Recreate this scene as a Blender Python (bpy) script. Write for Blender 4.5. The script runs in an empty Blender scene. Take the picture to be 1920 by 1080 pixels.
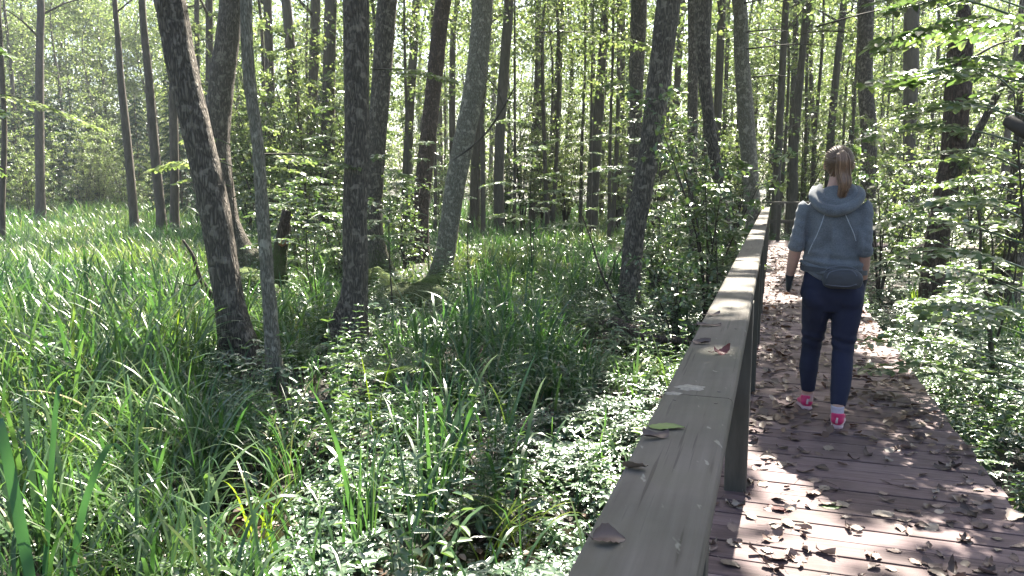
import bpy, bmesh, math, random
import numpy as np
from mathutils import Vector
R = math.radians
rng = np.random.default_rng(7)
random.seed(7)
SC = bpy.context.scene
COL = SC.collection

# ------------------------------------------------------------------ camera
PITCH = math.atan(190/1450)
CAMZ = 1.41
FPX = 1450.0
cam_d = bpy.data.cameras.new('camera'); cam = bpy.data.objects.new('camera', cam_d); COL.objects.link(cam)
cam.location = (0, 0, CAMZ); cam.rotation_euler = (R(90) - PITCH, 0, 0)
cam_d.sensor_width = 36; cam_d.lens = FPX/1920*36; cam_d.clip_end = 2000; cam_d.clip_start = 0.05
SC.camera = cam

# ------------------------------------------------------------------ light
ALPHA = math.atan(0.336)            # heading of the boardwalk, right of the view axis
SUN_AZ = ALPHA + R(2); SUN_EL = R(52)
world = bpy.data.worlds.new("World"); SC.world = world; world.use_nodes = True
wn = world.node_tree.nodes; wl = world.node_tree.links
sky = wn.new('ShaderNodeTexSky'); sky.sky_type = 'NISHITA'; sky.sun_disc = False
sky.sun_elevation = SUN_EL; sky.sun_rotation = SUN_AZ; sky.air_density = 1.0; sky.dust_density = 3.0
bg = wn['Background']; wl.new(sky.outputs[0], bg.inputs[0]); bg.inputs[1].default_value = 0.06
sun_d = bpy.data.lights.new('sun', 'SUN'); sun = bpy.data.objects.new('sun', sun_d); COL.objects.link(sun)
sun_d.energy = 5.0; sun_d.angle = R(0.5); sun_d.color = (1.0, 0.94, 0.82)
SDIR = Vector((math.sin(SUN_AZ)*math.cos(SUN_EL), math.cos(SUN_AZ)*math.cos(SUN_EL), math.sin(SUN_EL)))
sun.rotation_euler = SDIR.to_track_quat('Z', 'Y').to_euler()
sun.location = SDIR*60
SC.view_settings.view_transform = 'Standard'; SC.view_settings.look = 'None'
SC.view_settings.exposure = 2.7; SC.view_settings.gamma = 1
SC.render.engine = 'CYCLES'
cy = SC.cycles
cy.max_bounces = 7; cy.diffuse_bounces = 4; cy.glossy_bounces = 2; cy.transmission_bounces = 4
cy.transparent_max_bounces = 4; cy.volume_bounces = 0
cy.caustics_reflective = False; cy.caustics_refractive = False
cy.use_denoising = True
cy.sample_clamp_indirect = 6

# ------------------------------------------------------------------ projection helpers (measuring the photograph)
CP, SP = math.cos(PITCH), math.sin(PITCH)
def ray(px, py):
    u = (px-960)/FPX; v = (540-py)/FPX
    return (u, CP + v*SP, -SP + v*CP)
def W(px, py, Y):
    d = ray(px, py); t = Y/d[1]
    return (d[0]*t, Y, CAMZ + d[2]*t)
def G(px, py, z=0.0):
    d = ray(px, py); t = (z-CAMZ)/d[2]
    return (d[0]*t, d[1]*t, z)
GZ = -0.45                              # swamp floor
RAILZ = CAMZ-0.475

# ------------------------------------------------------------------ numpy noise
_P = np.random.default_rng(3).random(4096)
def _h(i, j, k):
    return _P[(i*73 + j*179 + k*283 + (i*j) % 17*31) % 4096]
def noise(x, y, z=0.0):
    x, y, z = np.broadcast_arrays(np.asarray(x, float), np.asarray(y, float), np.asarray(z, float))
    xi, yi, zi = np.floor(x).astype(int), np.floor(y).astype(int), np.floor(z).astype(int)
    fx, fy, fz = x-xi, y-yi, z-zi
    fx, fy, fz = fx*fx*(3-2*fx), fy*fy*(3-2*fy), fz*fz*(3-2*fz)
    def L(a, b, t): return a+(b-a)*t
    return L(L(L(_h(xi,yi,zi), _h(xi+1,yi,zi), fx), L(_h(xi,yi+1,zi), _h(xi+1,yi+1,zi), fx), fy),
             L(L(_h(xi,yi,zi+1), _h(xi+1,yi,zi+1), fx), L(_h(xi,yi+1,zi+1), _h(xi+1,yi+1,zi+1), fx), fy), fz)
def fbm(x, y, z=0.0, o=3):
    s = 0; a = 0.5; f = 1; n = 0
    for _ in range(o):
        s = s + a*noise(np.asarray(x)*f+7.3*_, np.asarray(y)*f+3.1*_, np.asarray(z)*f); n += a; a *= .5; f *= 2.1
    return s/n
def unit(a):
    a = np.asarray(a, float); return a/np.maximum(np.linalg.norm(a, axis=-1, keepdims=True), 1e-9)

# ------------------------------------------------------------------ mesh from arrays
class Acc:
    """collects vertices, faces (quads and tris) and a per-vertex tint, links them as ONE mesh"""
    def __init__(s): s.v = []; s.q = []; s.t = []; s.a = []; s.n = 0
    def add(s, V, Q=None, T=None, tint=0.5):
        V = np.asarray(V, float).reshape(-1, 3)
        if Q is not None and len(Q): s.q.append(np.asarray(Q, np.int64).reshape(-1, 4)+s.n)
        if T is not None and len(T): s.t.append(np.asarray(T, np.int64).reshape(-1, 3)+s.n)
        s.a.append(np.broadcast_to(np.asarray(tint, float), (len(V),)).copy())
        s.v.append(V); s.n += len(V)
    def mesh(s, name, smooth=True):
        me = bpy.data.meshes.new(name)
        V = np.concatenate(s.v) if s.v else np.zeros((0, 3))
        Q = np.concatenate(s.q) if s.q else np.zeros((0, 4), np.int64)
        T = np.concatenate(s.t) if s.t else np.zeros((0, 3), np.int64)
        me.vertices.add(len(V)); me.vertices.foreach_set('co', V.astype(np.float32).ravel())
        nl = len(Q)*4+len(T)*3
        me.loops.add(nl); me.loops.foreach_set('vertex_index', np.concatenate([Q.ravel(), T.ravel()]).astype(np.int32))
        me.polygons.add(len(Q)+len(T))
        st = np.concatenate([np.arange(len(Q))*4, len(Q)*4+np.arange(len(T))*3]).astype(np.int32)
        me.polygons.foreach_set('loop_start', st)
        me.polygons.foreach_set('loop_total', np.concatenate([np.full(len(Q), 4), np.full(len(T), 3)]).astype(np.int32))
        me.polygons.foreach_set('use_smooth', np.full(len(Q)+len(T), smooth, dtype=bool))
        at = me.attributes.new('tint', 'FLOAT', 'POINT'); at.data.foreach_set('value', np.concatenate(s.a).astype(np.float32))
        me.update(); me.validate()
        return me
    def obj(s, name, mat, parent=None, smooth=True, loc=None):
        me = s.mesh(name, smooth); me.materials.append(mat)
        return link(name, me, parent, loc)
def link(name, me, parent=None, loc=None):
    o = bpy.data.objects.new(name, me); COL.objects.link(o)
    if parent is not None: o.parent = parent
    if loc is not None: o.location = loc
    return o
def tag(o, label=None, cat=None, group=None, kind=None):
    if label: o['label'] = label
    if cat: o['category'] = cat
    if group: o['group'] = group
    if kind: o['kind'] = kind
    return o
def empty(name, loc=(0, 0, 0), rz=0, label=None, cat=None, group=None):
    o = bpy.data.objects.new(name, None); COL.objects.link(o)
    o.location = loc; o.rotation_euler = (0, 0, rz); o.empty_display_size = .1
    return tag(o, label, cat, group)
KIDS = {}
def copy_tree(root, loc, rz=0, sc=1.0, label=None, group=None, cat=None, tilt=None):
    def rec(o, parent):
        c = o.copy(); COL.objects.link(c); c.parent = parent
        for ch in list(o.children): rec(ch, c)
        return c
    r = rec(root, None)
    r.location = loc; r.rotation_euler = (tilt[0], tilt[1], rz) if tilt else (0, 0, rz)
    r.scale = (sc, sc, sc) if not hasattr(sc, '__len__') else sc
    return tag(r, label, cat, group)

# ------------------------------------------------------------------ shape generators (vectorised)
def leaves(acc, P, D, N, L, Wd, fold=.25, tint=.5, droop=.15):
    """oval leaves: base at P, tip along D, face normal near N; six vertices, two quads folded on the midrib"""
    P = np.asarray(P, float); n = len(P)
    if n == 0: return
    D = unit(D); S = unit(np.cross(D, N)); Nn = np.cross(S, D)
    L = np.broadcast_to(L, (n,))[:, None]; Wd = np.broadcast_to(Wd, (n,))[:, None]
    def pt(a, w, u): return P + D*L*a + S*Wd*w + Nn*L*u
    V = np.stack([pt(0, 0, 0), pt(.3, .5, fold*.28), pt(.72, .38, fold*.18-droop*.4), pt(1, 0, -droop), pt(.72, -.38, fold*.18-droop*.4), pt(.3, -.5, fold*.28)], 1)
    b = np.arange(n)[:, None]*6
    Q = np.concatenate([b+np.array([0, 1, 2, 3]), b+np.array([0, 3, 4, 5])])
    acc.add(V.reshape(-1, 3), Q, tint=np.repeat(np.broadcast_to(tint, (n,)), 6))
def blades(acc, P, head, H, bend, w, seg=5, tint=.5, a0=1.45, flat=0.0):
    """arching grass blades; head = heading angle, bend = how far the tip turns over (radians)"""
    n = len(P)
    if n == 0: return
    t = np.linspace(0, 1, seg+1)
    H = np.broadcast_to(H, (n,)); bend = np.broadcast_to(bend, (n,)); w = np.broadcast_to(w, (n,)); a0 = np.broadcast_to(a0, (n,))
    tm = (t[:-1]+t[1:])/2
    ang = a0[:, None]-bend[:, None]*tm[None, :]**1.7
    ds = H[:, None]/seg
    hx = np.concatenate([np.zeros((n, 1)), np.cumsum(np.cos(ang)*ds, 1)], 1)
    hz = np.concatenate([np.zeros((n, 1)), np.cumsum(np.sin(ang)*ds, 1)], 1)
    hd = np.stack([np.cos(head), np.sin(head)], 1)
    sd = np.stack([-np.sin(head), np.cos(head)], 1)
    C = np.zeros((n, seg+1, 3)); C[..., 0] = P[:, None, 0]+hx*hd[:, None, 0]; C[..., 1] = P[:, None, 1]+hx*hd[:, None, 1]; C[..., 2] = P[:, None, 2]+hz
    ww = w[:, None]*(np.minimum(1, .55+1.6*t)*np.sqrt(np.clip(1-t**2.2, .0, 1))+.04)[None, :]*.5
    tw = (rng.random(n)-.5)*1.2                       # twist so blades do not all face one way
    sx = sd[:, None, :]*np.cos(tw)[:, None, None]
    S = np.zeros((n, seg+1, 3)); S[..., :2] = sx; S[..., 2] = np.sin(tw)[:, None]*.6
    Lf = C+S*ww[..., None]; Rt = C-S*ww[..., None]
    V = np.stack([Lf, Rt], 2).reshape(n, -1, 3)
    k = (seg+1)*2
    f = np.array([[2*i, 2*i+1, 2*i+3, 2*i+2] for i in range(seg)])
    Q = (np.arange(n)[:, None, None]*k+f[None]).reshape(-1, 4)
    acc.add(V.reshape(-1, 3), Q, tint=np.repeat(np.broadcast_to(tint, (n,)), k))
def catmull(P, m):
    P = np.asarray(P, float)
    if len(P) < 3:
        t = np.linspace(0, 1, m)[:, None]; return P[0]*(1-t)+P[-1]*t
    E = np.vstack([2*P[0]-P[1], P, 2*P[-1]-P[-2]])
    t = np.linspace(0, len(P)-1-1e-6, m); i = t.astype(int); f = (t-i)[:, None]
    a, b, c, d = E[i], E[i+1], E[i+2], E[i+3]
    return .5*((2*b)+(-a+c)*f+(2*a-5*b+4*c-d)*f**2+(-a+3*b-3*c+d)*f**3)
def tube(acc, pts, rad, seg=8, rings=None, rough=0.0, tint=.5, cap=True, fluted=0.0, seed=0.0, ell=None, roots=0.0):
    """tapered tube through pts (radius per point), with bark relief when rough > 0"""
    pts = np.asarray(pts, float); m = rings or max(2, (len(pts)-1)*3+1)
    C = catmull(pts, m); r = np.interp(np.linspace(0, 1, m), np.linspace(0, 1, len(rad)), rad)
    T = unit(np.gradient(C, axis=0))
    ref = np.array([0., 1., 0.]) if abs(T[:, 1]).mean() < .8 else np.array([1., 0., 0.])
    A = unit(np.cross(np.broadcast_to(ref, T.shape), T)); B = np.cross(T, A)
    th = np.linspace(0, 2*np.pi, seg, endpoint=False)
    rr = r[:, None]*np.ones(seg)[None, :]
    if rough or fluted:
        l = np.concatenate([[0], np.cumsum(np.linalg.norm(np.diff(C, axis=0), axis=1))])
        ct, s_ = np.cos(th), np.sin(th)
        if roots: rr = rr*(1+roots*np.exp(-(l[:, None]/.38)**1.3)*(.35+.65*np.clip(np.cos(th*4+seed)+.5*np.cos(th*3+seed*2), -.2, 1.2)))
        if fluted: rr = rr*(1+fluted*(fbm(ct*1.3+seed+5, s_*1.3+5, l[:, None]*.5)-.5)*2)
        if rough:
            nz = fbm(ct*seg/7.+seed, s_*seg/7., l[:, None]*4.5/(1), 2)
            rr = rr+rough*(np.abs(nz-.5)*4-1)
    e = (1, 1) if ell is None else ell
    V = C[:, None, :]+(A[:, None, :]*np.cos(th)[None, :, None]*e[0]+B[:, None, :]*np.sin(th)[None, :, None]*e[1])*rr[..., None]
    i = np.arange(m-1)[:, None]*seg; j = np.arange(seg)[None, :]; j2 = (j+1) % seg
    Q = np.stack([i+j, i+j2, i+seg+j2, i+seg+j], -1).reshape(-1, 4)
    V = V.reshape(-1, 3); tn = np.repeat(np.interp(np.linspace(0, 1, m), np.linspace(0, 1, len(np.atleast_1d(tint))), np.atleast_1d(tint)), seg) if np.ndim(tint) else np.full(m*seg, tint)
    Tr = []
    if cap:
        V = np.vstack([V, C[0], C[-1]]); tn = np.append(tn, [tn[0], tn[-1]])
        jj = np.arange(seg)
        Tr = np.concatenate([np.stack([np.full(seg, m*seg), (jj+1) % seg, jj], 1), np.stack([np.full(seg, m*seg+1), (m-1)*seg+jj, (m-1)*seg+(jj+1) % seg], 1)])
    acc.add(V, Q, Tr, tint=tn)
def boxp(acc, P0, ex, ey, ez, tint=.5, bev=0.0):
    """box with one corner frame: centre P0, half vectors ex, ey, ez; chamfered along its long edges when bev > 0"""
    P0, ex, ey, ez = (np.asarray(a, float) for a in (P0, ex, ey, ez))
    if not bev:
        V = [P0+a*ex+b*ey+c*ez for a in (-1, 1) for b in (-1, 1) for c in (-1, 1)]
        Q = [[0, 1, 3, 2], [4, 6, 7, 5], [0, 4, 5, 1], [2, 3, 7, 6], [0, 2, 6, 4], [1, 5, 7, 3]]
        acc.add(V, Q, tint=tint); return
    ly, lz = np.linalg.norm(ey), np.linalg.norm(ez); uy, uz = ey/ly, ez/lz
    prof = []
    for (sy, sz) in ((1, 1), (-1, 1), (-1, -1), (1, -1)):
        a = (sy*(ly-bev), sz*lz); b = (sy*ly, sz*(lz-bev)); c = (sy*(ly-bev*.3), sz*(lz-bev*.3))
        prof += [b, c, a] if (sy*sz > 0) else [a, c, b]
    prof = np.array(prof); k = len(prof)
    V = []
    for s in (-1, 1):
        for (y, z) in prof: V.append(P0+s*ex+uy*y+uz*z)
    Q = [[i, (i+1) % k, k+(i+1) % k, k+i] for i in range(k)]
    T = [[0, i+1, i] for i in range(1, k-1)]+[[k, k+i, k+i+1] for i in range(1, k-1)]
    acc.add(V, Q, T, tint=tint)

# ------------------------------------------------------------------ materials
def nodes(name):
    m = bpy.data.materials.new(name); m.use_nodes = True
    return m, m.node_tree.nodes, m.node_tree.links, m.node_tree.nodes['Principled BSDF']
def ramp(n, cols):
    r = n.new('ShaderNodeValToRGB'); e = r.color_ramp.elements
    while len(e) > 1: e.remove(e[-1])
    e[0].position = cols[0][0]; e[0].color = (*cols[0][1], 1)
    for p, c in cols[1:]:
        x = e.new(p); x.color = (*c, 1)
    return r
def foliage(name, cols, rough=.38, transl=.4, spec=.5, tcol=(1.35, 1.5, .55)):
    m, n, l, p = nodes(name)
    a = n.new('ShaderNodeAttribute'); a.attribute_name = 'tint'
    r = ramp(n, cols); l.new(a.outputs['Fac'], r.inputs[0])
    l.new(r.outputs[0], p.inputs['Base Color'])
    p.inputs['Roughness'].default_value = rough; p.inputs['Specular IOR Level'].default_value = spec
    if spec >= .85: p.inputs['Coat Weight'].default_value = .5; p.inputs['Coat Roughness'].default_value = .36
    tr = n.new('ShaderNodeBsdfTranslucent'); mx = n.new('ShaderNodeMixShader'); mul = n.new('ShaderNodeMix'); mul.data_type = 'RGBA'; mul.blend_type = 'MULTIPLY'; mul.inputs[0].default_value = 1
    l.new(r.outputs[0], mul.inputs[6]); mul.inputs[7].default_value = (*tcol, 1)
    l.new(mul.outputs[2], tr.inputs[0])
    mx.inputs[0].default_value = transl
    l.new(p.outputs[0], mx.inputs[1]); l.new(tr.outputs[0], mx.inputs[2]); l.new(mx.outputs[0], n['Material Output'].inputs[0])
    return m
def noise_node(n, l, scale, detail=4, sx=(1, 1, 1), coord='Object', rough=.6):
    tc = n.new('ShaderNodeTexCoord'); mp = n.new('ShaderNodeMapping'); mp.inputs['Scale'].default_value = sx
    t = n.new('ShaderNodeTexNoise'); t.inputs['Scale'].default_value = scale; t.inputs['Detail'].default_value = detail; t.inputs['Roughness'].default_value = rough
    l.new(tc.outputs[coord], mp.inputs[0]); l.new(mp.outputs[0], t.inputs[0])
    return t
def bump(n, l, p, src, strength=.4, dist=.01):
    b = n.new('ShaderNodeBump'); b.inputs['Strength'].default_value = strength; b.inputs['Distance'].default_value = dist
    l.new(src, b.inputs['Height']); l.new(b.outputs[0], p.inputs['Normal']); return b
def simple(name, col, rough=.6, var=.25, scale=20, bmp=.15, sx=(1, 1, 1), dist=.01, detail=4, spec=.5):
    m, n, l, p = nodes(name)
    t = noise_node(n, l, scale, detail, sx)
    c = np.array(col)
    r = ramp(n, [(.3, tuple(c*(1-var))), (.7, tuple(np.minimum(c*(1+var), .95)))]); l.new(t.outputs[0], r.inputs[0]); l.new(r.outputs[0], p.inputs['Base Color'])
    p.inputs['Roughness'].default_value = rough; p.inputs['Specular IOR Level'].default_value = spec
    if bmp: bump(n, l, p, t.outputs[0], bmp, dist)
    return m
def bark(name, dark, light, moss=(.06, .085, .015), sc=1.0, furrow=1.0):
    """furrowed bark; tint attribute above .5 carries moss"""
    m, n, l, p = nodes(name)
    tc = n.new('ShaderNodeTexCoord'); mp = n.new('ShaderNodeMapping'); mp.inputs['Scale'].default_value = (13*sc, 13*sc, 2.6*sc)
    l.new(tc.outputs['Object'], mp.inputs[0])
    wob = n.new('ShaderNodeTexNoise'); wob.inputs['Scale'].default_value = 1.5; l.new(mp.outputs[0], wob.inputs[0])
    ad = n.new('ShaderNodeVectorMath'); ad.operation = 'MULTIPLY_ADD'; ad.inputs[1].default_value = (1.1, 1.1, 1.1)
    l.new(wob.outputs['Color'], ad.inputs[0]); l.new(mp.outputs[0], ad.inputs[2])
    v = n.new('ShaderNodeTexVoronoi'); v.feature = 'DISTANCE_TO_EDGE'; v.inputs['Scale'].default_value = 2.6; l.new(ad.outputs[0], v.inputs[0])
    t = n.new('ShaderNodeTexNoise'); t.inputs['Scale'].default_value = 5; t.inputs['Detail'].default_value = 6; l.new(mp.outputs[0], t.inputs[0])
    r = ramp(n, [(0, tuple(np.array(dark)*.55)), (.10, dark), (.42, light)]); l.new(v.outputs['Distance'], r.inputs[0])
    lich = n.new('ShaderNodeTexNoise'); lich.inputs['Scale'].default_value = 11; lich.inputs['Detail'].default_value = 6; l.new(tc.outputs['Object'], lich.inputs[0])
    lr = ramp(n, [(.56, (0, 0, 0)), (.64, (.5, .5, .5))]); l.new(lich.outputs[0], lr.inputs[0])
    mx = n.new('ShaderNodeMix'); mx.data_type = 'RGBA'; l.new(lr.outputs[0], mx.inputs[0]); l.new(r.outputs[0], mx.inputs[6]); mx.inputs[7].default_value = (*tuple(np.array(light)*1.5+.02), 1)
    a = n.new('ShaderNodeAttribute'); a.attribute_name = 'tint'
    mth = n.new('ShaderNodeMath'); mth.operation = 'MULTIPLY_ADD'; mth.inputs[1].default_value = 1.0
    l.new(t.outputs[0], mth.inputs[0]); l.new(a.outputs['Fac'], mth.inputs[2])
    mr = ramp(n, [(.98, (0, 0, 0)), (1.0, (1, 1, 1))]); 
    sub = n.new('ShaderNodeMapRange'); sub.inputs[1].default_value = 1.0; sub.inputs[2].default_value = 1.35; l.new(mth.outputs[0], sub.inputs[0])
    mo = n.new('ShaderNodeMix'); mo.data_type = 'RGBA'; l.new(sub.outputs[0], mo.inputs[0]); l.new(mx.outputs[2], mo.inputs[6]); mo.inputs[7].default_value = (*moss, 1)
    l.new(mo.outputs[2], p.inputs['Base Color']); p.inputs['Roughness'].default_value = .85
    hs = n.new('ShaderNodeMath'); hs.operation = 'MULTIPLY_ADD'; hs.inputs[1].default_value = .5; l.new(t.outputs[0], hs.inputs[0]); l.new(v.outputs['Distance'], hs.inputs[2])
    bump(n, l, p, hs.outputs[0], 1.0*furrow, .05)
    return m
M = {}
M['canopy'] = foliage('canopy_leaf', [(0, (.055, .09, .03)), (.5, (.09, .14, .04)), (1, (.14, .18, .05))], .42, .5)
M['farleaf'] = foliage('far_leaf', [(0, (.085, .12, .05)), (.5, (.14, .185, .075)), (1, (.23, .26, .11))], .34, .56, .7, (1.15, 1.22, .85))
M['bush'] = foliage('bush_leaf', [(0, (.06, .105, .045)), (.6, (.11, .165, .075)), (1, (.18, .22, .08))], .28, .36, .9, (1.3, 1.45, .7))
M['herb'] = foliage('herb_leaf', [(0, (.045, .09, .045)), (.5, (.08, .14, .07)), (1, (.14, .20, .08))], .28, .3, .9)
M['cover'] = foliage('cover_leaf', [(0, (.045, .09, .05)), (.5, (.11, .175, .10)), (1, (.20, .26, .155))], .26, .26, 1.0, (1.2, 1.3, .8))
M['grass'] = foliage('grass_blade', [(0, (.035, .085, .028)), (.3, (.067, .13, .05)), (.6, (.11, .172, .056)), (.88, (.18, .23, .065)), (1, (.28, .25, .13))], .3, .4, .75, (1.15, 1.38, .72))
M['reed'] = foliage('reed_blade', [(0, (.04, .12, .075)), (1, (.09, .19, .10))], .35, .35, .6)
M['lime'] = foliage('lime_blade', [(0, (.11, .17, .02)), (1, (.17, .22, .03))], .35, .5, .6)
M['needle'] = foliage('needle', [(0, (.018, .045, .028)), (1, (.042, .085, .055))], .5, .15, .3)
M['fern'] = foliage('fern_leaf', [(0, (.07, .12, .035)), (1, (.13, .18, .05))], .3, .35, .8)
M['bark'] = bark('bark_alder', (.085, .070, .056), (.225, .19, .155))
M['bark_pale'] = bark('bark_pale', (.16, .145, .11), (.33, .30, .24), sc=1.6, furrow=.6)
M['bark_far'] = simple('bark_far', (.085, .071, .058), .9, .35, 6, 0, (3, 3, .6))
M['bark_red'] = bark('bark_reddish', (.065, .042, .032), (.14, .095, .075))
M['twig'] = simple('twig_bark', (.045, .035, .026), .8, .3, 25, 0)
M['moss'] = simple('moss', (.07, .10, .018), .95, .5, 30, .8, dist=.02)

# ================================================================== GROUND, WATER
def path_pt(s, w, z=0.0):
    """point on the boardwalk: s metres along it, w metres right of the handrail's centre line"""
    return (-.155+math.sin(ALPHA)*s+math.cos(ALPHA)*w, math.cos(ALPHA)*s-math.sin(ALPHA)*w, z)
def to_path(x, y):
    dx = np.asarray(x)+.155; dy = np.asarray(y)
    return dx*math.sin(ALPHA)+dy*math.cos(ALPHA), dx*math.cos(ALPHA)-dy*math.sin(ALPHA)
DIPS = [(G(1215, 650, GZ), 1.1), (G(900, 1000, GZ), .3), (G(1110, 1010, GZ), .35), (G(640, 745, GZ), .5), (G(780, 570, GZ), .7), (G(420, 960, GZ), .45)]
def ground_z(x, y):
    x = np.asarray(x, float); y = np.asarray(y, float)
    z = GZ+(fbm(x*.7, y*.7, 1.0)-.5)*.16+(fbm(x*.12+9, y*.12, 4.0)-.5)*.25
    for (c, r) in DIPS:
        z = z-.22*np.exp(-((x-c[0])**2+(y-c[1])**2)/(r*r))
    s, w = to_path(x, y)
    z = z-.10*np.exp(-((w-.5)/1.1)**2)
    far = np.clip((np.hypot(x, y)-45)/60, 0, 1)
    return z+far*far*2.5
def grid(xs, ys):
    X, Y = np.meshgrid(xs, ys); Z = ground_z(X, Y)
    a = len(xs); i, j = np.meshgrid(np.arange(a-1), np.arange(len(ys)-1)); b = (j*a+i).ravel()
    return np.stack([X, Y, Z], -1).reshape(-1, 3), np.stack([b, b+1, b+a+1, b+a], 1)
acc = Acc()
u = np.concatenate([-np.geomspace(300, 14, 26), np.linspace(-13.5, 13.5, 110), np.geomspace(14, 300, 26)])
v = np.concatenate([-np.geomspace(60, 4, 8), np.linspace(-3, 26, 120), np.geomspace(26.5, 400, 36)])
V, Q = grid(u, v); acc.add(V, Q)
m, n, l, p = nodes('swamp_floor')
t1 = noise_node(n, l, 3, 6); t2 = noise_node(n, l, 40, 4)
r1 = ramp(n, [(.3, (.018, .014, .009)), (.5, (.04, .032, .018)), (.62, (.035, .045, .015)), (.75, (.06, .05, .03))]); l.new(t1.outputs[0], r1.inputs[0])
mx = n.new('ShaderNodeMix'); mx.data_type = 'RGBA'; mx.blend_type = 'MULTIPLY'; mx.inputs[0].default_value = .7
l.new(r1.outputs[0], mx.inputs[6]); l.new(t2.outputs['Color'], mx.inputs[7]); l.new(mx.outputs[2], p.inputs['Base Color'])
p.inputs['Roughness'].default_value = .8; bump(n, l, p, t2.outputs[0], .8, .03)
tag(acc.obj('ground', m), kind='structure')
acc = Acc()
xs = np.linspace(-9, 9, 10); ys = np.linspace(.5, 22, 10)
X, Y = np.meshgrid(xs, ys); i, j = np.meshgrid(np.arange(9), np.arange(9)); b = (j*10+i).ravel()
acc.add(np.stack([X, Y, X*0+GZ-.13], -1).reshape(-1, 3), np.stack([b, b+1, b+11, b+10], 1))
m, n, l, p = nodes('swamp_water'); p.inputs['Base Color'].default_value = (.012, .010, .006, 1); p.inputs['Roughness'].default_value = .06
t1 = noise_node(n, l, 6, 3); bump(n, l, p, t1.outputs[0], .12, .02)
tag(acc.obj('water', m), kind='structure')

# ================================================================== BOARDWALK
T3 = np.array([math.sin(ALPHA), math.cos(ALPHA), 0]); N3 = np.array([math.cos(ALPHA), -math.sin(ALPHA), 0]); Z3 = np.array([0, 0, 1.])
def deckwood():
    m, n, l, p = nodes('deck_wood')
    a = n.new('ShaderNodeAttribute'); a.attribute_name = 'tint'
    tc = n.new('ShaderNodeTexCoord'); mp = n.new('ShaderNodeMapping'); mp.vector_type = 'TEXTURE'; mp.inputs['Rotation'].default_value = (0, 0, -ALPHA); mp.inputs['Scale'].default_value = (1/2.2, 1/34, 1/20)
    l.new(tc.outputs['Object'], mp.inputs[0])
    t = n.new('ShaderNodeTexNoise'); t.inputs['Scale'].default_value = 1.6; t.inputs['Detail'].default_value = 6; t.inputs['Roughness'].default_value = .65; l.new(mp.outputs[0], t.inputs[0])
    g = n.new('ShaderNodeMath'); g.operation = 'MULTIPLY_ADD'; g.inputs[1].default_value = .75; l.new(t.outputs[0], g.inputs[0])
    g2 = n.new('ShaderNodeMath'); g2.operation = 'MULTIPLY'; g2.inputs[1].default_value = .3; l.new(a.outputs['Fac'], g2.inputs[0]); l.new(g2.outputs[0], g.inputs[2])
    r = ramp(n, [(.25, (.068, .044, .045)), (.5, (.14, .094, .096)), (.75, (.225, .165, .165))]); l.new(g.outputs[0], r.inputs[0])
    d = noise_node(n, l, 2.3, 5); dr = ramp(n, [(.45, (1, 1, 1)), (.7, (.55, .55, .5))]); l.new(d.outputs[0], dr.inputs[0])
    mx = n.new('ShaderNodeMix'); mx.data_type = 'RGBA'; mx.blend_type = 'MULTIPLY'; mx.inputs[0].default_value = 1; l.new(r.outputs[0], mx.inputs[6]); l.new(dr.outputs[0], mx.inputs[7])
    l.new(mx.outputs[2], p.inputs['Base Color']); p.inputs['Roughness'].default_value = .7; p.inputs['Specular IOR Level'].default_value = .3
    bump(n, l, p, t.outputs[0], .35, .006); return m
M['deck'] = deckwood()
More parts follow.
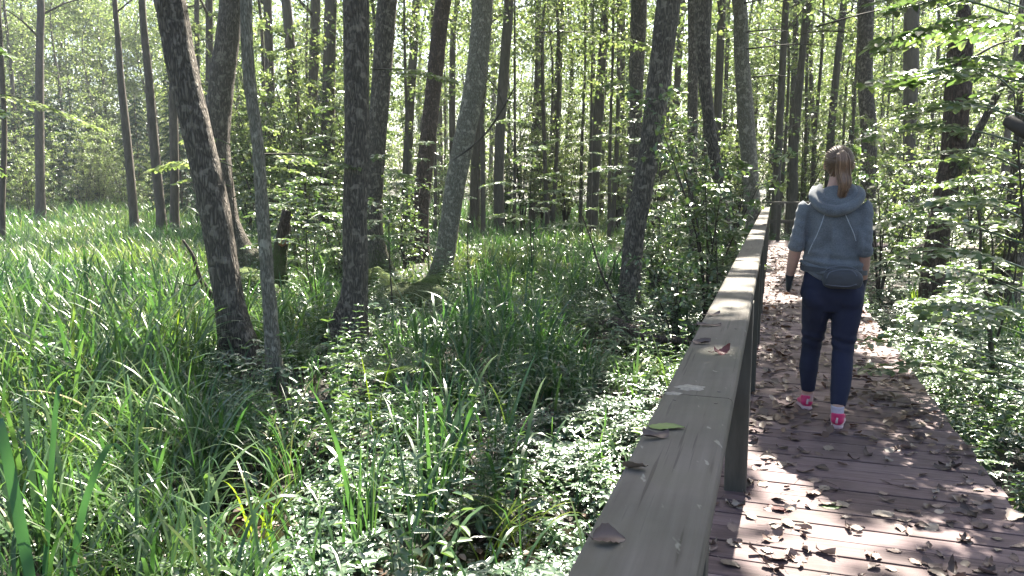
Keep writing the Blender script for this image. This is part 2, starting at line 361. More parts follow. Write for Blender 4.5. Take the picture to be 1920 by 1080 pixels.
def railwood():
    m, n, l, p = nodes('rail_wood')
    tc = n.new('ShaderNodeTexCoord'); mp = n.new('ShaderNodeMapping'); mp.vector_type = 'TEXTURE'; mp.inputs['Rotation'].default_value = (0, 0, -ALPHA); mp.inputs['Scale'].default_value = (1/34, 1/1.5, 1/34)
    l.new(tc.outputs['Object'], mp.inputs[0])
    t = n.new('ShaderNodeTexNoise'); t.inputs['Scale'].default_value = 1.8; t.inputs['Detail'].default_value = 6; l.new(mp.outputs[0], t.inputs[0])
    r = ramp(n, [(.25, (.05, .043, .036)), (.36, (.106, .093, .083)), (.6, (.123, .109, .099)), (.8, (.145, .130, .119))]); l.new(t.outputs[0], r.inputs[0])
    d = noise_node(n, l, 5, 6); dr = ramp(n, [(.5, (0, 0, 0)), (.75, (.55, .55, .55))]); l.new(d.outputs[0], dr.inputs[0])
    mx = n.new('ShaderNodeMix'); mx.data_type = 'RGBA'; l.new(dr.outputs[0], mx.inputs[0]); l.new(r.outputs[0], mx.inputs[6]); mx.inputs[7].default_value = (.105, .10, .075, 1)
    fl = noise_node(n, l, 30, 3, (1, .35, 1)); fr = ramp(n, [(.665, (0, 0, 0)), (.70, (.8, .8, .8))]); l.new(fl.outputs[0], fr.inputs[0])
    m2 = n.new('ShaderNodeMix'); m2.data_type = 'RGBA'; l.new(fr.outputs[0], m2.inputs[0]); l.new(mx.outputs[2], m2.inputs[6]); m2.inputs[7].default_value = (.24, .23, .20, 1)
    mp2 = n.new('ShaderNodeMapping'); mp2.vector_type = 'TEXTURE'; mp2.inputs['Rotation'].default_value = (0, 0, -ALPHA); mp2.inputs['Scale'].default_value = (1/80, 1/2.0, 1/80); l.new(tc.outputs['Object'], mp2.inputs[0])
    ck = n.new('ShaderNodeTexNoise'); ck.inputs['Scale'].default_value = 1; ck.inputs['Detail'].default_value = 2; l.new(mp2.outputs[0], ck.inputs[0])
    cr = ramp(n, [(.645, (0, 0, 0)), (.69, (.5, .5, .5))]); l.new(ck.outputs[0], cr.inputs[0])
    m3 = n.new('ShaderNodeMix'); m3.data_type = 'RGBA'; l.new(cr.outputs[0], m3.inputs[0]); l.new(m2.outputs[2], m3.inputs[6]); m3.inputs[7].default_value = (.028, .025, .02, 1)
    st = noise_node(n, l, 2.2, 5); sr = ramp(n, [(.4, (1.08, 1.06, 1.02)), (.6, (.80, .82, .76))]); l.new(st.outputs[0], sr.inputs[0])
    m4 = n.new('ShaderNodeMix'); m4.data_type = 'RGBA'; m4.blend_type = 'MULTIPLY'; m4.inputs[0].default_value = 1; l.new(m3.outputs[2], m4.inputs[6]); l.new(sr.outputs[0], m4.inputs[7])
    l.new(m4.outputs[2], p.inputs['Base Color']); p.inputs['Roughness'].default_value = .75; p.inputs['Specular IOR Level'].default_value = .25
    bump(n, l, p, t.outputs[0], .3, .004); return m
M['rail'] = railwood()
M['screw'] = simple('screw_metal', (.05, .04, .035), .5, .2, 50, 0)
M['post'] = simple('post_wood', (.062, .056, .045), .8, .3, 6, .3, (4, 4, .8), .004)

DW0, DW1 = -.135, 1.215
S_END = 21.6
acc = Acc(); s = -2.5; k = 0
while s < S_END:
    pw = .142+.003*math.sin(k*1.7); c = path_pt(s+pw/2, (DW0+DW1)/2, -.02+.0016*math.sin(k*2.3))
    e = rng.normal(0, .006, 2)
    boxp(acc, np.array(c)+N3*e[0], N3*((DW1-DW0)/2+e[1]), T3*(pw/2-.0035), Z3*.02, tint=rng.random(), bev=.003)
    s += pw+.002; k += 1
boardwalk = tag(acc.obj('boardwalk', M['deck'], smooth=False), kind='structure')
# the boardwalk turns right at its far end
acc = Acc(); s2 = 0
E0 = np.array(path_pt(S_END, (DW0+DW1)/2)); tb = N3; 
w_ = DW1+.16
while w_ < 12:
    c = np.array(path_pt(S_END-.65, w_, -.02)); boxp(acc, c, T3*.64, N3*.068, Z3*.02, tint=rng.random(), bev=.003); w_ += .145
acc.obj('deck_planks', M['deck'], boardwalk, smooth=False)
acc = Acc()
for w in (DW0+.08, DW1-.09):
    boxp(acc, path_pt((S_END-2.5)/2, w, -.115), T3*(S_END+2.5)/2, N3*.03, Z3*.073, tint=.3)
s = -1.5
while s < S_END:
    for w in (DW0+.16, DW1-.17):
        tube(acc, [path_pt(s, w, -1.2), path_pt(s, w, -.045)], [.06, .058], seg=10, tint=.3)
    boxp(acc, path_pt(s+.09, .5, -.13), N3*.56, T3*.025, Z3*.05, tint=.3); s += 1.72
acc.obj('support_frame', M['post'], boardwalk)

# ================================================================== HANDRAILS
def d2s(Y, w=0): return (Y+math.sin(ALPHA)*w)/math.cos(ALPHA)
rail = empty('handrail', path_pt(3.8, 0, 0), 0, 'long grey weathered wooden handrail running along the left side of the boardwalk', 'railing')
def under(acc, name, mat, root, label=None, smooth=True):
    o = acc.obj(name, mat, root, smooth); o.location = -Vector(root.location); 
    if label: o['label'] = label
    return o
J = d2s(G(1304, 742, RAILZ)[1])
print('joint', J, 'rail centre', [tuple(round(c, 3) for c in to_path(*G(a, b, RAILZ)[:2])) for a, b in ((1210, 1080), (1304, 740), (1353, 600), (1379, 540), (1411, 480), (1423, 440), (1437, 400))],
      'deck edge', [tuple(round(c, 3) for c in to_path(*G(a, b, 0)[:2])) for a, b in ((1905, 960), (1800, 825), (1640, 600), (1666, 630))],
      'posts', [tuple(round(float(c), 3) for c in to_path(*G(a, b, 0)[:2])) for a, b in ((1365, 915), (1410, 915), (1412, 740), (1429, 640))])
segs = [(-1.0, J-.002), (J+.002, J+3.6), (J+3.604, J+7.4), (J+7.404, J+11.4), (J+11.404, S_END-2)]
RW = .079
for a, b in segs:
    acc = Acc(); boxp(acc, path_pt((a+b)/2, 0, RAILZ-.022), T3*(b-a)/2, N3*RW, Z3*.022, bev=.011)
    under(acc, 'top_board', M['rail'], rail, smooth=False)
for a, b in segs[:2]:
    for s_ in ([b-.05, b-.9] if a < 0 else [a+.05, a+.9, a+1.85]):
        for w_ in (-.045, .045):
            acc = Acc(); c = np.array(path_pt(s_, w_, RAILZ)); tube(acc, [c-[0, 0, .002], c+[0, 0, .0006], c+[0, 0, .0012]], [.0045, .0045, .003], seg=12, rings=3); under(acc, 'screw_head', M['screw'], rail)
POSTS = [3.70+1.80*i for i in range(-1, 9)]
for k, s in enumerate(POSTS):
    acc = Acc(); w = .032 if k > 0 else -.02
    boxp(acc, path_pt(s, w, (RAILZ-.045-.3)/2), Z3*(RAILZ-.045+.3)/2, N3*.05, T3*.05, bev=.006)
    under(acc, 'post', M['post'], rail, smooth=False)
for a, b in ((-1, J+1.8), (J+1.81, J+9), (J+9.01, S_END-2)):
    acc = Acc(); boxp(acc, path_pt((a+b)/2, -.053, .46), T3*(b-a)/2, N3*.014, Z3*.05, bev=.004)
    under(acc, 'middle_board', M['post'], rail, smooth=False)
    acc = Acc(); boxp(acc, path_pt((a+b)/2, -.02, RAILZ-.044-.045), T3*(b-a)/2, N3*.02, Z3*.042, bev=.004)
    under(acc, 'bearer', M['post'], rail, smooth=False)
# the second handrail crosses the view where the boardwalk turns right
S2 = S_END+.02
r2 = empty('handrail', path_pt(S2, 0, 0), 0, 'far handrail crossing behind the walker where the boardwalk turns right', 'railing')
acc = Acc(); boxp(acc, path_pt(S2, 5.0, RAILZ+.06), N3*5.3, T3*.075, Z3*.025, bev=.01); under(acc, 'top_board', M['rail'], r2, smooth=False)
for k in range(6):
    acc = Acc(); boxp(acc, path_pt(S2, .3+k*1.9, (RAILZ-.3)/2), Z3*(RAILZ+.3)/2, N3*.045, T3*.045, bev=.006); under(acc, 'post', M['post'], r2, smooth=False)
acc = Acc(); boxp(acc, path_pt(S2+.06, 5.0, .5), N3*5.3, T3*.012, Z3*.045, bev=.004); under(acc, 'middle_board', M['post'], r2, smooth=False)

# ================================================================== WHERE THE SUN GETS THROUGH
HX, HY = SDIR.x/SDIR.z, SDIR.y/SDIR.z
def sunq(x, y, z):
    """where the sun ray through a point meets the deck level"""
    return x-z*HX, y-z*HY
LIT = []   # (qx, qy, radius along view, radius across)
def lit(px, py, z, rx, ry=None, soft=1.0):
    g = G(px, py, z); q = sunq(*g); LIT.append((q[0], q[1], rx, ry or rx, soft))
def litw(x, y, z, rx, ry=None):
    q = sunq(x, y, z); LIT.append((q[0], q[1], rx, ry or rx, 1))
# deck
lit(1470, 885, 0, .16, .30); lit(1490, 960, 0, .20, .30); lit(1480, 1060, 0, .2, .25); lit(1600, 1010, 0, .22, .16)
lit(1740, 850, 0, .26, .2); lit(1830, 900, 0, .26, .3); lit(1760, 1000, 0, .25, .18); lit(1880, 950, 0, .25, .2); lit(1680, 1070, 0, .3, .12)
lit(1470, 560, 0, .25, .5); lit(1475, 505, 0, .3, 1.2); lit(1480, 465, 0, .5, 2.0); lit(1640, 560, 0, .3, .4)
# rail top
lit(1352, 668, RAILZ, .15, .17); lit(1368, 585, RAILZ, .17, .34); lit(1385, 530, RAILZ, .17, .38); lit(1405, 492, RAILZ, .17, .5); lit(1434, 410, RAILZ, .3, 2.2); lit(1425, 445, RAILZ, .15, .4)
# low plants left of the rail
for a in ((570, 910, .6), (640, 840, .6), (730, 930, .55), (600, 1010, .6), (700, 1040, .55), (850, 1030, .6), (960, 1040, .5), (780, 980, .5), (640, 960, .6), (480, 1040, .4), (1060, 800, .35), (1120, 820, .4), (1170, 790, .3), (1150, 650, .25), (1240, 640, .2), (1060, 870, .18), (930, 860, .2), (1000, 850, .15), (1250, 560, .3), (440, 560, .4), (520, 970, .25), (1010, 970, .2)):
    for z_ in (-.3, -.05, .25): lit(a[0], a[1], z_, a[2], a[2]*1.2)
lit(730, 640, .1, .4, .3); lit(720, 375, .6, .4); lit(930, 440, .2, .8); lit(1000, 400, .0, 2.2, 2.4); lit(660, 430, .3, .3)
lit(640, 465, 0, .5)
# the meadow on the left catches a lot of sun
_g = np.random.default_rng(44)
for _ in range(60):
    yy = _g.uniform(3.6, 13); xx = -_g.uniform(.15, .66)*yy
    if -.36 < xx/yy < -.22 and 5.5 < yy < 9: continue
    litw(xx, yy, .2, _g.uniform(.12, .4), _g.uniform(.15, .6))
for _ in range(9):
    yy = _g.uniform(6, 14); xx = _g.uniform(-.12, .16)*yy; litw(xx, yy, .2, _g.uniform(.08, .22), _g.uniform(.1, .4))
for _ in range(14):
    yy = _g.uniform(5, 14); w_ = _g.uniform(1.5, 4.5); q_ = path_pt(yy, w_, 0); litw(q_[0], q_[1], _g.uniform(0, 2.2), _g.uniform(.1, .3), _g.uniform(.12, .4))
# right side
lit(1690, 560, -.2, .6, .9); lit(1690, 560, .1, .6, .9); lit(1740, 610, -.1, .55, .6); lit(1660, 520, 0, .6, .9); lit(1780, 680, -.1, .45); lit(1850, 830, -.2, .3); lit(1810, 760, -.1, .22)
for a in ((1700, 440, 8), (1840, 330, 5), (1880, 420, 4.5), (1760, 380, 7), (1900, 270, 4.5), (1850, 130, 6), (1650, 300, 10), (1340, 280, 9), (1355, 300, 9), (1310, 420, 8), (1290, 480, 8), (1700, 500, 7), (1870, 560, 5)):
    p = W(a[0], a[1], a[2]); litw(*p, .55, .6)
LIT = np.array(LIT)
def open_sky(qx, qy):
    """1 where the canopy is open to the sun, 0 where it is closed"""
    best = np.zeros_like(qx)
    for cx, cy_, rx, ry, s in LIT:
        # ellipse axes follow the boardwalk
        dx, dy = qx-cx, qy-cy_
        a = (dx*math.cos(ALPHA)-dy*math.sin(ALPHA))/rx; b = (dx*math.sin(ALPHA)+dy*math.cos(ALPHA))/ry
        d = a*a+b*b+(noise(qx*5, qy*5)-.5)*.9
        best = np.maximum(best, (d < 1.0).astype(float))
    return best
DARK = [(G(px, py, GZ), r) for px, py, r in ((1000, 610, 1.0), (1110, 700, .65), (960, 720, .7), (800, 730, .7), (600, 770, .6), (440, 820, .6), (800, 600, 1.0), (640, 640, .7), (300, 900, .35), (560, 700, .7), (1050, 530, 1.2), (1250, 500, 1.2), (100, 960, .3), (1800, 560, .9), (1830, 480, 1.2), (1880, 900, .4), (1800, 660, .5))]  # ground spots to darken by packing more unseen leaves sunward of them
def density(qx, qy):
    """how closed the canopy is: 0 open .. 1 closed"""
    s, w = to_path(qx, qy)
    base = np.full(qx.shape, .5)
    near = np.exp(-np.abs((w-.55)/1.25)**4)*(s < 14)*(s > -3)
    base = base+near*1.1
    base = base*.8
    mid = np.exp(-((qx+1.0)/1.6)**2-((qy-7.0)/2.2)**2)
    base = base+mid*.35
    meadow = 1/(1+np.exp((qx+2.6+.12*qy)*1.6))          # the open reed bed on the left
    base = base*(1-meadow*.7)
    far = np.clip((qy-17)/12, 0, 1); base = base*(1-far*.7)
    base = base*(1-.5*(w > 2.2))
    back = np.clip((-qy)/3, 0, 1); base = base*(1-.35*back)
    n = fbm(qx*.9+11, qy*.9, 2.0, 3)
    for c, r in DARK:
        cq = sunq(c[0], c[1], .0)
        base = base+.8*np.exp(-(((qx-cq[0])**2+(qy-cq[1])**2)/(r*r))**1.5)
    return np.clip(base+(n-.5)*1.7, 0, 1)*(1-open_sky(qx, qy)*.97)

# ================================================================== TREES WITH THEIR OWN SHAPE
TREES = []      # (root, crown centre xy, crown radius, trunk top point)
def curve_from_px(pts, Y, lean=0.0):
    """pixel track of a trunk (from base up) -> world points at distance Y"""
    out = []
    for (px, py) in pts: out.append(np.array(W(px, py, Y)))
    return out
def make_tree(name, pts, base_py, widths, H, label, cat='tree', mat='bark', Y=None, seg=None, moss=0.0, rough=None, group=None, crown=True, flare=1.3, crown_r=None):
    """pts: pixel track from the base upwards ending at the frame's top; widths: pixel widths at those points; H: height"""
    if Y is None: Y = G(pts[0][0], base_py, GZ)[1]
    C = curve_from_px(pts, Y); k = FPX/(Y*CP+.5)
    r = [w/2/k for w in widths]
    # extend down to the swamp floor and up to the crown
    b = C[0].copy(); d = (C[1]-C[0]); d = d/max(d[2], .1); dz = b[2]-(GZ-.12)
    foot = b-d*dz*.6; foot[2] = GZ-.12
    if dz > .12: C = [foot]+C; r = [r[0]*flare]+r
    else: C[0][2] = min(C[0][2], GZ-.12); r[0] = r[0]*flare
    top = C[-1]; dd = C[-1]-C[-2]; dd = dd/max(dd[2], .1); 
    z = top[2]; rt = r[-1]; n = 4
    for i in range(1, n+1):
        f = i/n; zz = z+(H-z)*f; q = C[-1]+dd*(zz-C[-1][2])*(.75 if i < 2 else .35)
        q[2] = zz; q[0] += rng.normal(0, .12); q[1] += rng.normal(0, .12); C.append(q); r.append(rt*(1-f*.82))
    C = np.array(C); near = Y < 18
    root = empty(name, tuple(C[0]), 0, label, cat, group)
    vis_len = 8.0
    acc = Acc(); sg = seg or (40 if Y < 12 else 22 if Y < 20 else 10)
    L = np.linalg.norm(np.diff(C, axis=0), axis=1).sum(); rings = int(min(420, L/(.035 if Y < 12 else .07 if Y < 20 else .3)))
    rg = rough if rough is not None else (.0065 if Y < 12 else .008 if Y < 20 else 0)
    zt = (C[:, 2]-GZ)
    t = np.clip(.05+moss*np.exp(-zt/.55), 0, 1)
    # tint is interpolated along the trunk
    m_ = 60; arc = np.linspace(0, 1, m_); zz = np.interp(arc, np.linspace(0, 1, len(C)), C[:, 2])
    tl = np.clip(.05+moss*np.exp(-np.maximum(zz-GZ, 0)/(.6 if moss < .7 else 1.25)), 0, 1)
    tube(acc, C-C[0], r, seg=sg, rings=rings, rough=rg, roots=(.75 if near else 0), fluted=.13, seed=rng.random()*50, tint=tl, cap=True)
    # limbs in the crown
    if crown:
        th = rng.random()*6; R_ = crown_r or 2.6
        for i in range(9):
            f = .45+.5*i/9; q = np.array([np.interp(f*H, C[:, 2], C[:, a]) for a in (0, 1)]+[f*H])
            th += 2.4; dr = np.array([math.cos(th), math.sin(th), .55]); l_ = R_*(1.1-.5*(f-.45))*rng.uniform(.7, 1.1)
            P_ = [q, q+dr*l_*.45+np.array([0, 0, .1]), q+dr*l_*np.array([1, 1, .8])]
            tube(acc, np.array(P_)-C[0], [r[-1]*2.2, r[-1]*1.4, .008], seg=6, rings=6, tint=.05)
        TREES.append([root, (C[-2][0], C[-2][1]), R_, C[0], []])
    acc.obj('trunk', M[mat], root)
    return root, C, r
def twig_leaves(acc, la, P0, P1, n=14, ls=.06, up=.2, drp=0.1, r0=.004, tint=(.3, .9), wr=.62):
    """a twig from P0 to P1 with alternate leaves lying roughly flat"""
    la = acc if la is None else la
    P0 = np.array(P0, float); P1 = np.array(P1, float); L = np.linalg.norm(P1-P0); d = (P1-P0)/max(L, 1e-6)
    midp = (P0+P1)/2+np.array([0, 0, L*up*.3])
    tube(acc, [P0, midp, P1], [r0, r0*.7, r0*.3], seg=4, rings=4, tint=.3)
    t = np.linspace(.15, 1, n); Cc = catmull([P0, midp, P1], n+3)[3:]
    side = unit(np.cross(d, [0, 0, 1.])); sg = np.where(np.arange(n) % 2, 1, -1)[:, None]
    D = d*.55+side*sg*(.9)+rng.normal(0, .18, (n, 3)); D[:, 2] -= drp; D[-1] = d
    N = np.array([0, 0, 1.])+rng.normal(0, .3, (n, 3))
    lsz = ls*rng.uniform(.7, 1.25, n)
    leaves(la, Cc, D, N, lsz, lsz*wr, tint=rng.uniform(*tint, n))

SPEC = [
 # name, track (base up), base_py, widths, height, label, mat, moss, Y
 ('alder_tree', [(452, 660), (430, 560), (403, 400), (375, 270), (340, 120), (318, 0)], 690, [62, 52, 57, 54, 52, 52], 13, 'thick dark furrowed alder trunk leaning left, nearest of the big trunks on the left', 'bark', .25, None),
 ('alder_tree', [(478, 505), (452, 470), (432, 410), (410, 300), (408, 235), (417, 140), (434, 0)], 510, [62, 46, 30, 44, 46, 45, 40], 14, 'dark alder with a mossy bent foot leaning right behind the thick leaning trunk', 'bark', .85, 14.5),
 ('young_tree', [(514, 700), (504, 560), (492, 400), (483, 270), (468, 150), (462, 0)], 715, [28, 24, 23, 21, 21, 20], 9, 'slender pale grey lichen covered young trunk beside the thick leaning alder', 'bark_pale', .15, None),
 ('alder_tree', [(655, 625), (666, 540), (665, 400), (669, 270), (668, 120), (667, 0)], 645, [62, 46, 46, 46, 45, 44], 14, 'straight rough barked alder standing upright left of the centre with grass at its foot', 'bark', .3, None),
 ('alder_tree', [(716, 520), (704, 450), (701, 380), (706, 270), (716, 150), (727, 0)], 530, [54, 32, 30, 35, 36, 36], 14, 'dark alder with a green mossy foot close behind the straight central trunk', 'bark', .9, 15.2),
 ('alder_tree', [(786, 450), (789, 390), (798, 300), (814, 150), (831, 0)], 455, [36, 30, 30, 29, 28], 15, 'reddish brown trunk leaning right behind the mossy footed trunks', 'bark_red', .2, 19),
 ('alder_tree', [(828, 515), (842, 430), (855, 340), (874, 240), (893, 140), (905, 0)], 520, [40, 35, 38, 37, 39, 37], 15, 'smooth grey trunk leaning right with moss on the left of its foot', 'bark_pale', .8, 14.2),
 ('alder_tree', [(1180, 570), (1188, 450), (1206, 350), (1222, 250), (1236, 150), (1254, 0)], 600, [40, 37, 36, 38, 41, 43], 14, 'big dark trunk leaning right in the gap left of the handrail', 'bark', .3, 11.4),
 ('alder_tree', [(1413, 450), (1412, 400), (1405, 300), (1397, 200), (1390, 100), (1385, 0)], 470, [30, 29, 30, 29, 27, 26], 15, 'smooth straight grey trunk rising right behind the handrail', 'bark_pale', .1, 16.2),
 ('alder_tree', [(1372, 470), (1362, 420), (1345, 330), (1326, 200), (1318, 100), (1316, 0)], 480, [22, 21, 20, 22, 27, 27], 14, 'thin dark curved trunk between the big leaning trunk and the handrail', 'bark', .3, 14.6),
 ('alder_tree', [(1300, 440), (1298, 280), (1299, 140), (1299, 0)], 440, [17, 18, 18, 19], 15, 'straight trunk just left of the thin curved trunk near the handrail', 'bark', .1, 22),
 ('alder_tree', [(1183, 440), (1190, 280), (1194, 140), (1198, 0)], 440, [22, 24, 26, 28], 16, 'straight trunk partly hidden behind the big leaning trunk', 'bark', .1, 23),
 ('alder_tree', [(1112, 420), (1116, 330), (1122, 220), (1129, 110), (1135, 0)], 425, [16, 16, 19, 15, 14], 17, 'slim pale brown trunk standing alone behind the bright sunlit grass', 'bark_far', 0, 29),
 ('alder_tree', [(936, 425), (935, 330), (940, 200), (948, 90), (954, 0)], 425, [20, 18, 19, 18, 17], 17, 'slim trunk standing right of the smooth grey leaning trunk', 'bark_far', 0, 27),
 ('alder_tree', [(890, 410), (893, 300), (903, 180), (912, 80), (918, 0)], 412, [20, 19, 17, 16, 15], 17, 'slim trunk partly hidden behind the smooth grey leaning trunk', 'bark_far', 0, 31),
 ('alder_tree', [(250, 390), (246, 340), (236, 240), (227, 150), (221, 70), (215, 0)], 390, [15, 15, 14, 12, 10, 9], 16, 'thin dark trunk leaning left at the edge of the reed meadow', 'bark_far', 0, 27),
 ('alder_tree', [(302, 405), (300, 380), (290, 280), (279, 150), (270, 60), (266, 0)], 408, [18, 17, 17, 15, 13, 12], 16, 'tall slim brown trunk at the meadow edge left of the thick leaning alder', 'bark_far', 0, 25),
 ('alder_tree', [(327, 395), (327, 300), (325, 200), (322, 100), (318, 0)], 400, [17, 16, 15, 14, 13], 16, 'short looking brown trunk hidden above by the thick leaning alder', 'bark_far', 0, 28),
 ('alder_tree', [(510, 400), (509, 250), (505, 120), (501, 0)], 410, [18, 16, 16, 15], 17, 'slim straight trunk between the pale young trunk and the central trunk', 'bark_far', 0, 28),
 ('alder_tree', [(568, 410), (562, 300), (553, 200), (544, 90), (536, 0)], 415, [20, 20, 19, 18, 17], 17, 'slim trunk leaning left halfway to the straight central trunk', 'bark_far', 0, 27),
 ('alder_tree', [(580, 400), (582, 300), (586, 180), (590, 80), (592, 0)], 405, [17, 17, 18, 18, 17], 17, 'slim trunk crossing the left leaning slim one near its foot', 'bark_far', 0, 30),
 ('alder_tree', [(614, 405), (615, 280), (617, 130), (620, 0)], 410, [28, 24, 23, 23], 17, 'dark straight trunk just left of the rough central trunk', 'bark_far', .1, 26),
 ('alder_tree', [(760, 400), (766, 250), (774, 120), (781, 0)], 410, [17, 17, 16, 15], 17, 'faint grey trunk between the two right leaning trunks', 'bark_far', 0, 33),
 ('alder_tree', [(1012, 370), (1010, 200), (1008, 0)], 380, [12, 12, 11], 18, 'thin far trunk above the left part of the sunlit grass', 'bark_far', 0, 40),
 ('alder_tree', [(1037, 385), (1042, 250), (1048, 120), (1052, 0)], 390, [19, 18, 13, 12], 18, 'dark far trunk above the middle of the sunlit grass', 'bark_far', 0, 36),
 ('alder_tree', [(1163, 390), (1165, 200), (1168, 0)], 395, [11, 12, 11], 18, 'thin far trunk close left of the big leaning trunk', 'bark_far', 0, 38),
 ('alder_tree', [(1340, 360), (1346, 200), (1354, 0)], 380, [15, 15, 13], 17, 'slim trunk between the curved trunk and the smooth grey one by the rail', 'bark_far', 0, 30),
 ('alder_tree', [(1487, 375), (1489, 280), (1500, 150), (1512, 0)], 385, [18, 16, 13, 12], 17, 'dark slim trunk above the walker\'s left shoulder, leaning right', 'bark_far', 0, 29),
 ('alder_tree', [(1480, 380), (1484, 250), (1490, 120), (1492, 0)], 385, [12, 11, 11, 10], 17, 'thin dark trunk just left of the slim one above the walker\'s left shoulder', 'bark_far', 0, 32),
 ('alder_tree', [(1552, 380), (1558, 250), (1570, 120), (1583, 0)], 385, [14, 14, 13, 12], 17, 'slim trunk rising directly above the walker\'s head', 'bark_far', 0, 31),
 ('alder_tree', [(1628, 400), (1629, 300), (1628, 230), (1622, 150), (1624, 0)], 405, [26, 27, 29, 26, 27], 16, 'dark rough trunk right of the walker\'s head', 'bark', .1, 21),
 ('alder_tree', [(1702, 400), (1704, 300), (1708, 150), (1712, 0)], 410, [20, 20, 25, 26], 16, 'mottled grey trunk between the walker and the dark snag', 'bark_far', .1, 23),
 ('alder_tree', [(388, 400), (392, 200), (392, 0)], 400, [14, 14, 13], 17, 'slim trunk seen between the two big leaning trunks on the left', 'bark_far', 0, 30),
 ('alder_tree', [(372, 400), (371, 200), (369, 0)], 400, [9, 9, 9], 17, 'very thin dark trunk touching the top of the thick leaning alder', 'bark_far', 0, 33),
 ('alder_tree', [(850, 390), (848, 200), (850, 60), (858, 0)], 400, [12, 12, 11, 10], 18, 'thin wavering trunk between the reddish trunk and the smooth leaning one', 'bark_far', 0, 33),
 ('alder_tree', [(1240, 380), (1262, 250), (1272, 120), (1280, 0)], 390, [10, 12, 12, 12], 18, 'thin trunk hugging the right side of the big leaning trunk', 'bark_far', 0, 36),
 ('spruce_tree', [(75, 350), (74, 200), (75, 80), (76, 0)], 355, [16, 15, 13, 12], 17, 'dark spruce trunk in the shade at the back of the reed meadow, far left', 'bark_far', 0, 34),
 ('alder_tree', [(4, 390), (8, 250), (3, 120), (-4, 0)], 395, [10, 9, 8, 7], 14, 'thin dark trunk at the extreme left edge of the view', 'bark_far', 0, 22),
]
for k, sp in enumerate(SPEC):
    nm, pts, bpy_, w, H, lab, mt, moss, Y = sp
    make_tree(nm, pts, bpy_, w, H, lab, mat=mt, moss=moss, Y=Y, crown_r=(2.6 if (Y or 9) < 20 else 2.2))
# trees beside and behind the camera whose crowns shade the walk
for k, (x, y, H) in enumerate([(4.6, 1.5, 13), (5.6, 6.4, 14), (-4.6, -1.2, 13), (7.4, 11.5, 14), (-6.2, 3.0, 12), (8.8, 4, 13), (-9.5, 8.5, 13), (10.5, 9, 14), (-12.5, 14, 14), (3.4, -3, 13), (-3.5, -3.5, 13), (11.5, 16, 15), (-13, 5, 13)]):
    tr = None
    P = np.array([[x, y, GZ-.1], [x+.1, y, 2], [x+.15, y+.1, 6], [x+.3, y, H*.8], [x+.2, y+.2, H]])
    root = empty('alder_tree', tuple(P[0]), 0, ['dark trunk just beyond the right edge of the frame', 'tree standing off to the side of the walk'][0 if k in (1, 3, 5, 7, 11) else 1], 'tree', 'trees around the camera')
    acc = Acc(); tube(acc, P-P[0], [.2, .15, .13, .07, .03], seg=16, rings=80, rough=.006, fluted=.1, seed=k, tint=.1); th = k
    for i in range(9):
        f = .45+.5*i/9; th += 2.4; q = np.array([x+.2, y, f*H]); dr = np.array([math.cos(th), math.sin(th), .5]); l_ = 2.5*rng.uniform(.7, 1.1)
        tube(acc, np.array([q, q+dr*l_*.5, q+dr*l_])-P[0], [.05, .03, .008], seg=6, rings=6, tint=.05)
    acc.obj('trunk', M['bark'], root)
    TREES.append([root, (x+.2, y+.1), 2.8, P[0], []])

# ---- the dark broken snag on the right with its leaning limb
snag = empty('broken_snag', W(1752, 470, 11), 0, 'dark broken snag leaning right among bright leaves on the right side', 'dead tree')
base = np.array(snag.location)
pts = [W(1745, 560, 11), W(1752, 470, 11), W(1768, 380, 11), W(1784, 300, 11), W(1792, 200, 11), W(1800, 95, 11.0), W(1806, 40, 11), W(1809, 4, 11)]
acc = Acc(); tube(acc, np.array(pts)-base, [.17, .155, .15, .15, .16, .165, .12, .04], seg=28, rings=130, rough=.012, fluted=.3, seed=3, tint=.1); acc.obj('trunk', M['bark_red'], snag)
acc = Acc(); tube(acc, np.array([W(1788, 330, 10.9), W(1812, 290, 10.8), W(1850, 215, 10.6), W(1880, 160, 10.4), W(1935, 70, 10.2)])-base, [.09, .06, .05, .045, .03], seg=14, rings=50, rough=.006, tint=.1, seed=8); acc.obj('limb', M['bark'], snag)
acc = Acc(); tube(acc, np.array([W(1765, 520, 11.3), W(1772, 420, 11.4), W(1778, 300, 11.5), W(1775, 180, 11.6)])-base, [.09, .08, .07, .05], seg=12, rings=50, rough=.006, tint=.1, seed=8); acc.obj('limb', M['bark'], snag)

# ================================================================== CANOPY: unseen leaves, thinned and packed to shape sun patches and shade
def canopy_cloud(n, xr, yr, zr, ls, seed):
    g = np.random.default_rng(seed)
    x = g.uniform(*xr, n); y = g.uniform(*yr, n); z = g.uniform(*zr, n)
    qx, qy = sunq(x, y, z)
    clump = fbm(x*.55, y*.55, z*.55+3, 2)
    keep = (g.random(n) < density(qx, qy)*np.clip((clump-.36)*6, 0, 1)) & (z > CAMZ+.30*np.hypot(x, y)*1.0+.6)
    return np.stack([x, y, z], 1)[keep], ls*g.uniform(.7, 1.3, keep.sum())
C1, L1 = canopy_cloud(150000, (-16, 18), (-1, 34), (6.5, 13.5), .135, 1)
def shade_canopy(n, xr, yr, zr, ls, seed, power=1.0, vis=True):
    g = np.random.default_rng(seed); qx = g.uniform(*xr, n); qy = g.uniform(*yr, n); z = g.uniform(*zr, n)
    x = qx+z*HX; y = qy+z*HY
    keep = (g.random(n) < density(qx, qy)**power) & (z > CAMZ+.30*np.hypot(x, y)+.6)
    return np.stack([x, y, z], 1)[keep], ls*g.uniform(.7, 1.3, keep.sum())
C2, L2 = shade_canopy(150000, (-3.5, 6.5), (-2.5, 16), (6.8, 12.5), .125, 5, 2.0)
C3, L3 = shade_canopy(40000, (-12, -3.5), (-1, 22), (6.8, 12.5), .135, 6, 1.5)
